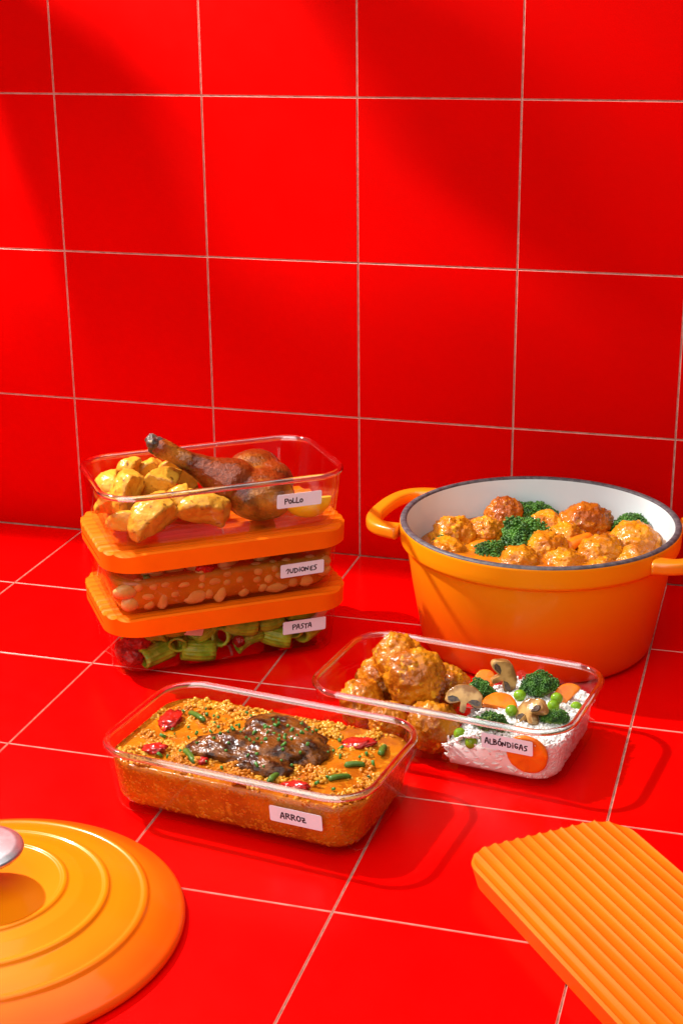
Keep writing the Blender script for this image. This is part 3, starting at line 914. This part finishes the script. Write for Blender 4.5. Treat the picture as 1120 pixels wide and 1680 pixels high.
for k, (kk, x, y, z, r, rot, lab) in enumerate([
        (0, .095, .060, .235, .075, (.3, .2, .4), 'dark broccoli floret between the mushroom slices and the meatballs'),
        (1, .360, .215, .250, .092, (-.15, .1, 1.4), 'tallest broccoli floret standing at the back of the rice'),
        (2, .530, -.085, .245, .064, (.2, .35, 2.2), 'small broccoli floret at the container end beside two peas'),
        (0, .265, -.255, .225, .088, (.55, -.1, 3.0), 'broccoli floret with long stalk pressed to the glass by the sticker')]):
    broccoli(kk, wpos('albon', x, y, z), r * 1.15, rot, lab, 'broccoli in the glass container', flat=.85)
for k, (x, y, z, lab) in enumerate([
        (.296, .085, .252, 'pea in front of the tallest broccoli floret'), (.490, .070, .278, 'upper pea of the pair in front of the carrot triangle'),
        (.484, .038, .250, 'lower pea of the pair in front of the carrot triangle'), (.318, -.112, .262, 'pea between the carrot slice and the mushroom in the rice'),
        (.130, -.320, .195, 'pea pressed to the front glass next to the meatball'), (.195, -.340, .172, 'pea pressed to the front glass next to the sticker'),
        (.575, .125, .222, 'pea by the end wall of the meatball container')]):
    o = mesh_obj('pea', lumpy(ICO3, (.031, .031, .029), .05, 2, k), ICO3[1].tolist(), m_pea)
    put(o, wpos('albon', x, y, z), (k, k * 2, 0)); tag(o, lab, 'pea', 'peas in the glass container')
o = disc_mesh('carrot_slice', .102, .030, m_carrot, 3); put(o, wpos('albon', .478, -.3475, .172), (R(97), 0, th)); tag(o, 'large round carrot slice pressed to the glass behind the ALBONDIGAS sticker', 'carrot', 'carrot pieces in the glass container')
o = disc_mesh('carrot_slice', .090, .034, m_carrot, 5, half=True); put(o, wpos('albon', .235, -.050, .232), (R(28), R(4), th + .1)); tag(o, 'carrot slice lying on the rice between the mushrooms', 'carrot', 'carrot pieces in the glass container')
o = disc_mesh('carrot_slice', .055, .034, m_carrot, 7); put(o, wpos('albon', .060, .245, .225), (R(38), R(10), th)); tag(o, 'small carrot slice at the back between broccoli and mushroom', 'carrot', 'carrot pieces in the glass container')
o = disc_mesh('carrot_slice', .080, .030, m_carrot, 9, half=True); put(o, wpos('albon', .520, .195, .225), (R(40), R(-35), th + .9)); tag(o, 'pointed carrot piece at the back corner of the rice', 'carrot', 'carrot pieces in the glass container')
o = stick('carrot_slice', .075, .020, .014, m_carrot, seed=4); put(o, wpos('albon', .115, -.315, .115), (0, .7, th + .3)); tag(o, 'small carrot bit at the foot of the front meatball', 'carrot', 'carrot pieces in the glass container')

def mushroom(loc, s, rot, label, seed):
    """lengthwise slice: domed cap, stem, dark gills between"""
    out = [(-.10, -.62), (.10, -.64), (.16, -.40), (.17, -.12), (.40, -.20), (.72, -.30), (.93, -.20), (.98, .05), (.84, .42), (.50, .68), (.05, .78),
           (-.45, .70), (-.82, .42), (-.98, .05), (-.92, -.22), (-.70, -.30), (-.38, -.20), (-.17, -.12), (-.15, -.40)]
    m = 3
    pts = []
    for i in range(len(out)):
        p0, p1, p2, p3 = (Vector(out[(i + d) % len(out)]) for d in (-1, 0, 1, 2))
        for q in range(m):
            t = q / m
            pts.append(.5 * ((2 * p1) + (p2 - p0) * t + (2 * p0 - 5 * p1 + 4 * p2 - p3) * t * t + (3 * p1 - p0 - 3 * p2 + p3) * t ** 3))
    e = empty('mushroom_slice', loc); e.rotation_euler = rot
    th_ = .27; loops = []
    for z, q in ((-th_, .93), (-th_ * .7, .99), (th_ * .7, .99), (th_, .93)):
        loops.append([(p.x * q * s, (p.y * q - .02) * s, (z + .05 * math.sin(p.x * 3 + seed)) * s) for p in pts])
    loops = [[(x * (1 + .10 * fbm((x / s, y / s, 0), 1.2, seed)), y * (1 + .10 * fbm((x / s, y / s, 3), 1.4, seed)), z + .10 * s * fbm((x / s, y / s, 0), 1.1, seed + 4)) for x, y, z in l] for l in loops]
    v, f = loft(loops); o = fix_normals(mesh_obj('flesh', v, f, m_mush, e)); auto_smooth(o, 55)
    for sd in (-1, 1):
        g = [(.20, -.10), (.36, .06), (.62, .10), (.84, .00), (.80, -.16), (.60, -.22), (.38, -.14)]
        lp = [[(sd * x * s, y * s, z * s) for x, y in g] for z in (-th_ - .035, th_ + .065)]
        v, f = loft(lp); fix_normals(mesh_obj('gills', v, f, m_gill, e, smooth=False))
    return tag(e, label, 'mushroom', 'mushroom slices in the glass container')
mushroom(wpos('albon', .080, -.125, .280), .097, (R(62), R(8), th + .25), 'mushroom slice leaning beside the largest meatball', 1)
mushroom(wpos('albon', .165, .205, .285), .094, (R(70), R(62), th + .15), 'mushroom slice standing on edge at the back of the rice', 2)
mushroom(wpos('albon', .425, -.125, .275), .092, (R(48), R(-38), th - .1), 'browned mushroom slice between small broccoli floret and carrot', 3)

# ------------------------------------------------------------------ box of chicken and potatoes
th = POSE['pollo'][2]
def ck_disp(p, n): return .006 * fbm(p, 6, 5) + .0020 * fbm(p, 26, 2)
chick = [((.235, -.115, .168), (.205, .190, .146), (0, .1, .2)), ((.275, .085, .245), (.165, .140, .118), (0, .2, .5)), ((.33, -.03, .20), (.13, .15, .12), (0, 0, 0)), ((.14, -.10, .215), (.13, .125, .11), (0, .5, .1))]
for q in range(15):
    t = q / 14
    r_ = .090 * (1 - t) ** 2.0 + .046 + .012 * t ** 5
    chick.append(((.10 - .365 * t, -.085 + .105 * t, .240 + .205 * t), (r_ * 1.1, r_, r_), (0, .5, 0)))
leg = empty('roast_chicken_leg', wpos('pollo', 0, 0, 0), th)
tag(leg, 'glazed dark brown roast chicken leg with its bone end sticking up', 'chicken leg')
o = remeshed('meat', chick, .0105, 8, m_chicken, ck_disp); o.parent = leg
o = remeshed('bone_end', [((-.285, .03, .468), (.05, .042, .045), (0, .5, 0)), ((-.318, .012, .482), (.034, .036, .036), (0, 0, 0)), ((-.308, .058, .492), (.036, .034, .036), (0, 0, 0)),
                          ((-.31, .03, .452), (.03, .03, .03), (0, 0, 0))], .007, 2, m_bone, lambda p, n: .008 * fbm(p, 30, 1)); o.parent = leg

def potato(seed, size, cuts):
    v, f = ICO4
    bm = bmesh.new()
    vs_ = [bm.verts.new(tuple(np.array(p) * np.array(size))) for p in v]
    for t in f: bm.faces.new([vs_[i] for i in t])
    for (co, no) in cuts:
        res = bmesh.ops.bisect_plane(bm, geom=bm.verts[:] + bm.edges[:] + bm.faces[:], plane_co=co, plane_no=no, clear_outer=True)
        ed = [e for e in res['geom_cut'] if isinstance(e, bmesh.types.BMEdge)]
        bmesh.ops.contextual_create(bm, geom=ed)
    bmesh.ops.recalc_face_normals(bm, faces=bm.faces)
    me = bpy.data.meshes.new('potato'); bm.to_mesh(me); bm.free()
    me.transform(Matrix.Scale(T, 4))
    o = link(bpy.data.objects.new('potato_wedge', me))
    md = o.modifiers.new('r', 'REMESH'); md.mode = 'VOXEL'; md.voxel_size = .0095 * T
    s = o.modifiers.new('s', 'SMOOTH'); s.iterations = 3; s.factor = .5
    dg = bpy.context.evaluated_depsgraph_get(); me = bpy.data.meshes.new_from_object(o.evaluated_get(dg))
    o.modifiers.clear(); o.data = me
    for vt, n in zip(me.vertices, [q.vector.copy() for q in me.vertex_normals]):
        vt.co += n * T * (.013 * fbm(vt.co / T, 6, seed) + .0045 * fbm(vt.co / T, 26, seed))
    me.materials.clear(); me.materials.append(m_potato)
    me.polygons.foreach_set('use_smooth', [True] * len(me.polygons))
    return o
for k, (x, y, z, size, rot, lab) in enumerate([
        (-.435, -.030, .245, (.150, .105, .110), (.5, -.75, .5), 'potato wedge on top of the pile, point down along the end glass'),
        (-.330, -.205, .118, (.170, .135, .115), (.9, -.15, .3), 'biggest potato wedge, browned in the middle, against the front glass'),
        (-.085, -.230, .105, (.165, .110, .105), (.7, .45, -.2), 'smooth potato wedge at the front glass beside the chicken leg'),
        (-.500, .190, .190, (.130, .095, .095), (.2, .2, 1.2), 'potato wedge in the back corner of the chicken container'),
        (-.250, .215, .215, (.140, .095, .100), (.3, -.5, .1), 'potato wedge at the back under the chicken bone end'),
        (-.115, .120, .200, (.150, .085, .105), (.2, .5, -.3), 'narrow potato wedge under the chicken shank'),
        (-.510, -.215, .095, (.120, .095, .075), (.1, .1, -.6), 'low potato wedge at the bottom of the end corner'),
        (-.260, -.030, .235, (.130, .100, .115), (.6, -.9, -.5), 'potato wedge pointing upright in the middle of the pile'),
        (-.400, .190, .270, (.095, .070, .075), (.4, .6, .9), 'small potato wedge lying on the back of the pile'),
        (-.205, -.120, .200, (.100, .075, .080), (.3, -.4, 1.5), 'small potato wedge between the biggest wedge and the chicken shank'),
        (-.560, -.040, .150, (.095, .080, .080), (.8, .2, .2), 'small potato wedge against the end glass of the chicken container'),
        (-.430, .050, .090, (.150, .120, .080), (.1, .0, .4), 'buried potato wedge at the bottom of the pile'),
        (-.180, .020, .090, (.150, .120, .080), (.2, .1, -.6), 'buried potato wedge beneath the chicken leg')]):
    rr_ = random.Random(k)
    cuts = [((0, 0, -.28 * size[2]), (.05, rr_.uniform(-.6, -.3), -1)), ((0, -.25 * size[1], 0), (rr_.uniform(-.25, .25), -1, rr_.uniform(.1, .5))), ((.55 * size[0], 0, 0), (1, rr_.uniform(-.2, .6), .4))]
    put(potato(70 + k, tuple(q * 1.22 for q in size), cuts), wpos('pollo', x, y, z), (rot[0], rot[1], rot[2] + th)); tag(bpy.context.scene.objects[-1] if False else col.objects[-1], lab, 'potato', 'potato wedges with the chicken')

lem = empty('lemon_wedge', wpos('pollo', .480, -.215, .150), th); lem.rotation_euler = (R(-12), R(8), th + .25)
tag(lem, 'yellow lemon wedge behind the POLLO sticker', 'lemon')
def wedge_part(name, mat, r0, r1, a0, a1):
    loops = []; n = 14
    for i in range(n + 1):
        A = a0 + (a1 - a0) * i / n
        loops.append([(math.sin(t) * r * 1.25 * 0 + r * math.cos(t) * 1.25, r * math.sin(t) * math.cos(A), r * math.sin(t) * math.sin(A)) for r, t in
                      [(r1, q * math.pi / 14) for q in range(15)] + [(r0, q * math.pi / 14) for q in range(14, -1, -1)]])
    v, f = loft(loops, True, True); return fix_normals(auto_smooth(mesh_obj(name, v, f, mat, lem), 50))
wedge_part('peel', m_lemon, .104, .115, R(180), R(310)); wedge_part('pulp', m_pulp, .004, .1038, R(180.5), R(309.5))

# ------------------------------------------------------------------ box of bean stew
th = POSE['jud'][2]
o = fill_body('jud', 'bean_stew', lambda x, y: .205 + .004 * fbm((x, y, 0), 6, 3), m_bsauce, 2, amp=.008, freq=8, n_in=10)
tag(o, 'orange brown stew sauce filling the JUDIONES container', 'stew')
rg = random.Random(12)
fr = [(-.564, .148, 34, 20), (-.449, .113, 30, 18), (-.367, .085, 20, 34), (-.181, .083, 42, 30), (-.541, .074, 26, 22), (-.252, .154, 28, 15), (-.356, .172, 22, 14), (-.044, .077, 20, 34),
      (.062, .14, 20, 18), (.159, .123, 20, 16), (.088, .064, 20, 22), (.27, .067, 44, 24), (.449, .088, 26, 30), (-.08, .15, 30, 18), (.36, .135, 30, 20), (.545, .12, 26, 20)]
rq = random.Random(5)
while len(fr) < 34:
    q = (rq.uniform(-.56, .55), rq.uniform(.065, .185), rq.uniform(16, 24), rq.uniform(15, 21))
    if all(abs(q[0] - p[0]) > .062 or abs(q[1] - p[1]) > .045 for p in fr): fr.append(q)
for k, (x, z, w, h) in enumerate(fr):
    i = inset_out(z) + WT + (0 if z > .07 else (.07 - z) * .5) + .004
    v = lumpy(ICO3, (w * .0021, .034, h * .0021), .07, 1.5, k)
    o = mesh_obj('butter_bean', v, ICO3[1].tolist(), m_bean)
    put(o, wpos('jud', x, -(B_ - i) + .0290, z), (0, rg.uniform(-.3, .3), th)); tag(o, 'pale butter bean in orange sauce against the glass of the stew container', 'bean', 'butter beans against the glass')
for k, (x, y, w) in enumerate([(-.40, -.27, 30), (-.30, -.24, 36), (-.17, -.26, 32), (.02, -.27, 36), (.22, -.25, 30), (.40, -.2, 30), (-.05, -.1, 34), (-.5, -.15, 30)]):
    v = lumpy(ICO3, (w * .0022, .045, .038), .07, 1.5, 30 + k)
    o = mesh_obj('butter_bean', v, ICO3[1].tolist(), m_bean)
    put(o, wpos('jud', x, y, .215), (rg.uniform(-.3, .3), 0, rg.uniform(0, 3))); tag(o, 'butter bean poking out of the stew under the lid', 'bean', 'butter beans on the stew')
o = mesh_obj('red_pepper', lumpy(ICO4, (.055, .05, .045), .2, 1.6, 3), ICO4[1].tolist(), m_pepper); put(o, wpos('jud', -.125, -.315, .215), (0, 0, th)); tag(o, 'red pepper chunk at the glass in the bean stew', 'red pepper')
o = mesh_obj('herb_leaf', lumpy(ICO3, (.022, .02, .018), .3, 2, 3), ICO3[1].tolist(), m_chive); put(o, wpos('jud', -.445, -.318, .205), (0, 0, th)); tag(o, 'small green herb scrap floating on the bean stew', 'herb')

# ------------------------------------------------------------------ box of pesto pasta
th = POSE['pasta'][2]
def pasta_mesh(seed, r=.058, L_=.24):
    V, F = [], []; n = 56; m = 7
    for shell, rr_ in ((0, r), (1, r * .74)):
        for k in range(m):
            x = (k / (m - 1) - .5) * L_
            for i in range(n):
                A = i / n * 2 * math.pi
                q = rr_ * (1 + (.045 * math.cos(A * 14) if shell == 0 else 0)) * (1 + .06 * math.cos(2 * A + seed))
                V.append((x + .10 * q * math.sin(A), q * math.cos(A), q * math.sin(A) + .03 * (1 - (2 * k / (m - 1) - 1) ** 2) * .6))
    for s in range(2):
        for k in range(m - 1):
            for i in range(n):
                j = (i + 1) % n; b = s * n * m; F.append((b + k * n + i, b + k * n + j, b + (k + 1) * n + j, b + (k + 1) * n + i))
    for k in (0, m - 1):
        for i in range(n):
            j = (i + 1) % n; F.append((k * n + i, k * n + j, n * m + k * n + j, n * m + k * n + i))
    o = fix_normals(mesh_obj('pasta_tube', V, F, m_pasta)); me = o.data; bpy.data.objects.remove(o); return me
PM = [pasta_mesh(1, .055, .19), pasta_mesh(3, .048, .17), pasta_mesh(5, .052, .15)]
rg = random.Random(77); placed = []
tries = 0
PA = np.zeros((0, 5, 3)); TT = np.linspace(-.5, .5, 5)
for x, y, z, a, b in [(-.40, -.275, .105, .35, .1), (-.42, -.265, .215, -.5, .2), (-.27, -.245, .165, 1.3, .2), (-.17, -.285, .095, -.2, -.1), (-.13, -.255, .200, .3, .5), (-.02, -.240, .135, 1.2, -.3),
                      (.08, -.285, .215, -.15, -.2), (.13, -.270, .105, .25, .25), (.25, -.275, .215, .05, .15), (.29, -.265, .110, -.5, -.2), (.41, -.255, .155, 1.1, .3), (.43, -.285, .250, .1, -.05),
                      (.50, -.225, .105, .7, .1), (.55, -.150, .190, 1.25, .2), (-.30, -.285, .255, .1, -.1)]:
    c = Vector((x, y, z)); d = Vector((math.cos(a) * math.cos(b), math.sin(a) * math.cos(b), math.sin(b)))
    P = np.array(c)[None] + TT[:, None] * np.array(d)[None] * .17
    PA = np.concatenate([PA, P[None]]); placed.append((P, c, d))
while len(placed) < 80 and tries < 16000:
    tries += 1
    c = Vector((rg.uniform(-.46, .62), rg.uniform(-.36, .30) if tries > 7000 else rg.uniform(-.36, -.12), rg.uniform(.085, .265)))
    a = rg.uniform(0, math.pi); b = rg.gauss(0, .45)
    d = Vector((math.cos(a) * math.cos(b), math.sin(a) * math.cos(b), math.sin(b))); L_ = .14
    P = np.array(c)[None] + TT[:, None] * np.array(d)[None] * L_
    if not all(inside(p[0], p[1], .058, max(.06, p[2])) and .082 < p[2] < .270 for p in P): continue
    if len(PA) and np.linalg.norm(PA[:, :, None, :] - P[None, None, :, :], axis=-1).min() < .070: continue
    PA = np.concatenate([PA, P[None]]); placed.append((P, c, d))
for k, (P, c, d) in enumerate(placed):
    o = link(bpy.data.objects.new('pasta_tube', PM[k % 3]))
    o.location = wpos('pasta', *c) * T
    q = (Matrix.Rotation(th, 3, 'Z') @ d).to_track_quat('X', 'Z'); o.rotation_euler = (q.to_matrix() @ Matrix.Rotation(rg.uniform(0, 6), 3, 'X')).to_euler()
    tag(o, 'green ridged pasta tube coated in pesto inside the PASTA container', 'pasta', 'pasta tubes in the bottom container')
for k, (x, y, z, s, rot, lab) in enumerate([(-.195, -.318, .245, (.055, .018, .042), (.1, .25, .1), 'white cheese cube at the glass near the middle of the pasta'),
                                            (.548, -.222, .205, (.050, .050, .050), (.3, .5, .7), 'white cheese chunk in the corner next to the PASTA sticker')]):
    lp = [[(x_ * q, y_ * q, zz) for x_, y_ in rrect(s[0], s[1], min(s) * .25, 3)] for zz, q in ((-s[2], .9), (-s[2] * .85, 1), (s[2] * .85, 1), (s[2], .9))]
    v, f = loft(lp); o = auto_smooth(fix_normals(mesh_obj('cheese_cube', v, f, m_cheese)), 50); put(o, wpos('pasta', x, y, z), (rot[0], rot[1], rot[2] + th)); tag(o, lab, 'cheese', 'cheese pieces in the pasta')
for k, (x, y, z, s, lab) in enumerate([(-.530, -.190, .100, (.085, .120, .060), 'dark red dried tomato in the bottom corner of the pasta container'),
                                       (-.500, -.240, .170, (.060, .070, .045), 'dark red dried tomato above another in the pasta container corner'),
                                       (.06, -.315, .120, (.035, .030, .035), 'dried tomato bit between pasta tubes at the front glass'),
                                       (-.09, -.300, .262, (.070, .035, .030), 'dried tomato strip under the lid beside the cheese cube')]):
    o = mesh_obj('dried_tomato', lumpy(ICO4, s, .2, 1.8, 90 + k, .12, 5), ICO4[1].tolist(), m_tomato); put(o, wpos('pasta', x, y, z), (0, 0, th + k)); tag(o, lab, 'tomato', 'dried tomatoes in the pasta')

# ------------------------------------------------------------------ cast-iron pot
PC = Vector((3.350, -1.064, 0))
PHI = R(173)
pot = empty('casserole_pot', PC + Vector((0, 0, .0006)))
tag(pot, 'round orange cast-iron casserole pot with cream interior and loop handles', 'pot')
body = [(0, 0), (.590, 0), (.630, .010), (.652, .036), (.664, .09), (.700, .30), (.738, .520), (.752, .598), (.757, .606), (.772, .612), (.783, .626), (.787, .660), (.788, .725), (.7855, .734)]
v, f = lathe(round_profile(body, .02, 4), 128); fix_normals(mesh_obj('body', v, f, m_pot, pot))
rimp = [(.7855, .734), (.782, .742), (.772, .746), (.758, .746), (.750, .741), (.748, .733)]
v, f = lathe(rimp, 128); mesh_obj('rim', v, f, m_potrim, pot)
inn = [(.748, .733), (.742, .66), (.722, .50), (.690, .28), (.668, .14), (.640, .08), (.57, .052), (0, .050)]
v, f = lathe(round_profile(inn, .03, 4), 128); mesh_obj('interior', v, f, m_potin, pot)
def handle(ang):
    loops = []; n = 40
    for i in range(n + 1):
        s = -1 + 2 * i / n
        a = s * 1.02 * math.pi / 2
        vv = .335 * math.copysign(abs(math.sin(a)) ** .80, math.sin(a)); uu = .675 + .272 * abs(math.cos(a)) ** .50
        loops.append(Vector((uu, vv, 0)))
    out = []
    for i, p in enumerate(loops):
        t = (loops[min(i + 1, n)] - loops[max(i - 1, 0)]).normalized(); nrm = Vector((t.y, -t.x, 0))
        endk = 1 + .5 * abs(-1 + 2 * i / n) ** 6
        L_ = []
        for x, y in rrect(.044 * endk, .036, .024, 4):
            q = p + nrm * x; L_.append((q.x, q.y, .682 + y))
        out.append(L_)
    v, f = loft(out); o = fix_normals(mesh_obj('handle', v, f, m_handle, pot)); o.rotation_euler = (0, 0, ang); return o
handle(PHI); handle(PHI + math.pi)

SZ = .528
lp = []
for q in [1 - k / 14.2 for k in range(15)]:
    lp.append([(.713 * q * math.cos(A), .713 * q * math.sin(A), SZ + .020 * fbm((q * math.cos(A), q * math.sin(A), 0), 4, 6) * (1 if q < .97 else 0)) for A in [i / 96 * 6.28318 for i in range(96)]])
v, f = loft([[(x * .86, y * .86, .07) for x, y, z in lp[0]]] + lp)
o = fix_normals(mesh_obj('stew_sauce', v, f, m_potsauce)); o.location = PC * T; tag(o, 'thick orange sauce filling the cast-iron pot', 'sauce')
pb = ball_meshes(m_potball, 'meatball'); bb = ball_meshes(m_brownball, 'meatball')
for k, (x, y, z, r, br, lab) in enumerate([
        (-.290, .510, .555, .112, 1, 'browned meatball against the back pot wall beside broccoli'),
        (-.530, .175, .505, .130, 0, 'large sauce-covered meatball by the pot wall under the left handle'),
        (-.350, .260, .510, .108, 0, 'sauce-covered meatball next to the carrot stick near the pot handle'),
        (.195, .470, .545, .150, 1, 'largest browned meatball at the back of the pot'),
        (-.020, .420, .530, .108, 0, 'meatball half hidden behind the big broccoli floret in the pot'),
        (.020, .075, .505, .128, 0, 'meatball in front of the big broccoli floret in the pot'),
        (.110, .285, .505, .112, 0, 'meatball in the middle of the pot behind the carrot stick'),
        (.335, .100, .510, .128, 0, 'meatball in front of the carrot stick in the pot'),
        (.510, .265, .530, .135, 0, 'glossy meatball near the pot wall below the charred broccoli'),
        (.530, .060, .490, .110, 0, 'low meatball at the pot rim below the glossy one'),
        (.165, -.060, .480, .115, 0, 'low meatball near the front pot rim between carrots'),
        (-.520, -.060, .475, .118, 0, 'low meatball by the tiny broccoli piece in the pot'),
        (-.090, -.120, .480, .120, 0, 'low meatball at the front pot rim by the small broccoli floret'),
        (.38, -.16, .475, .11, 0, 'meatball hidden behind the front pot rim')]):
    meatball(bb if br else pb, k, PC + Vector((x, y, z)), r * 1.10, 160 + k, lab, 'meatballs in the pot')
for kk, x, y, z, r, rot, lab in [(0, -.085, .185, .535, .150, (.25, .05, 1.0), 'biggest broccoli floret in the middle of the pot'),
                                 (1, -.255, -.030, .500, .100, (.35, -.1, 2.0), 'broccoli floret near the front rim of the pot'),
                                 (2, -.120, .610, .555, .105, (-.1, .1, .3), 'broccoli floret against the back wall of the pot'),
                                 (1, .455, .460, .565, .100, (.2, .5, 4.0), 'charred broccoli floret leaning on the pot wall'),
                                 (2, -.560, -.005, .535, .055, (.2, -.3, 1.0), 'tiny broccoli piece by the front pot rim')]:
    broccoli(kk, PC + Vector((x, y, z)), r * 1.28, rot, lab, 'broccoli in the pot', flat=.72)
for k, (x, y, z, L_, a, lab) in enumerate([(.205, .165, .560, .20, .75, 'bright carrot stick on the meatballs in the pot'), (-.425, .300, .560, .15, .9, 'carrot stick leaning between two meatballs in the pot'),
                                           (-.350, .040, .525, .12, .5, 'short carrot piece near the pot rim'), (.345, .390, .520, .10, -.2, 'carrot piece beside the largest browned meatball'), (-.16, .03, .515, .14, -.4, 'carrot piece in front of the big broccoli floret')]):
    o = stick('carrot_stick', L_, .042, .032, m_carrot, bend=.012, flat=.75, seed=k); put(o, PC + Vector((x, y, z)), (.2, -.25, a)); tag(o, lab, 'carrot', 'carrots in the pot')

# ------------------------------------------------------------------ pot lid
LC = Vector((1.676, -4.511, 0))
pl_ = empty('pot_lid', LC + Vector((0, 0, .0006)))
tag(pl_, 'round orange enamel pot lid with raised rings and steel knob', 'lid')
prof = [(.60, .03), (.74, .0), (.796, .0), (.808, .012), (.808, .030), (.796, .044), (.770, .054), (.715, .082), (.668, .104), (.657, .118), (.643, .122), (.630, .116), (.560, .138), (.512, .150), (.502, .164), (.489, .168), (.476, .161),
        (.400, .184), (.345, .193), (.336, .204), (.324, .207), (.312, .200), (.20, .208), (.06, .212), (0, .212)]
v, f = lathe(round_profile(prof, .010, 4), 160); fix_normals(mesh_obj('dome', v, f, m_potlid, pl_))
kp = [(0, .208), (.062, .210), (.058, .221), (.050, .245), (.058, .276), (.090, .312), (.142, .340), (.172, .353), (.180, .364), (.176, .376), (.150, .386), (.06, .393), (0, .394)]
v, f = lathe(round_profile(kp, .008, 3), 72); fix_normals(mesh_obj('knob', v, f, m_steel, pl_))

# ------------------------------------------------------------------ unseen flags on stands, added only to cast soft shadow bands on the wall
KEY = Vector((-2.6, -1.4, 6.3))
def flag(p0, p1, w, frac, label, sx):
    a, b = KEY.lerp(Vector(p0), frac), KEY.lerp(Vector(p1), frac)
    d = (b - a).normalized(); mid = (a + b) / 2; n = (mid - KEY).normalized(); s = d.cross(n).normalized() * w * frac / 2; n *= .006
    base = Vector((sx, mid.y - .02, 0))
    e = empty('added_light_flag', base)
    V = [q + k * s + j * n for q in (a, b) for k in (-1, 1) for j in (-1, 1)]
    V = [tuple(q - base) for q in V]
    fix_normals(mesh_obj('blade', V, [(0, 1, 3, 2), (4, 6, 7, 5), (0, 4, 5, 1), (2, 3, 7, 6), (0, 2, 6, 4), (1, 5, 7, 3)], m_flag, e, smooth=False))
    def rod(name, p, q, r):
        p, q = p - base, q - base; rot = (q - p).to_track_quat('Z', 'Y')
        lp = [[tuple(c + rot @ Vector((r * math.cos(i * .7854), r * math.sin(i * .7854), 0))) for i in range(8)] for c in (p, q)]
        v_, f_ = loft(lp); fix_normals(mesh_obj(name, v_, f_, m_flag, e))
    top = Vector((base.x, base.y, mid.z))
    rod('pole', base, top, .014); rod('arm', mid, top, .010)
    v_, f_ = lathe([(0, .02), (.10, .018), (.12, 0), (0, 0)], 24); fix_normals(mesh_obj('foot', v_, f_, m_flag, e))
    return tag(e, label, 'flag', 'unseen black flags added to shade the wall')
flag((-.22, 0, 3.75), (.95, 0, .25), .86, .48, 'unseen long narrow black flag added to shade the wall beside the stack', -1.55)
flag((2.05, 0, 3.75), (3.50, 0, 1.75), .56, .46, 'unseen short wide black flag added to shade the wall above the pot', -1.95)
flag((-2.2, 0, .10), (5.6, 0, .10), .78, .40, 'unseen long level black flag added to shade the foot of the wall', -2.35)
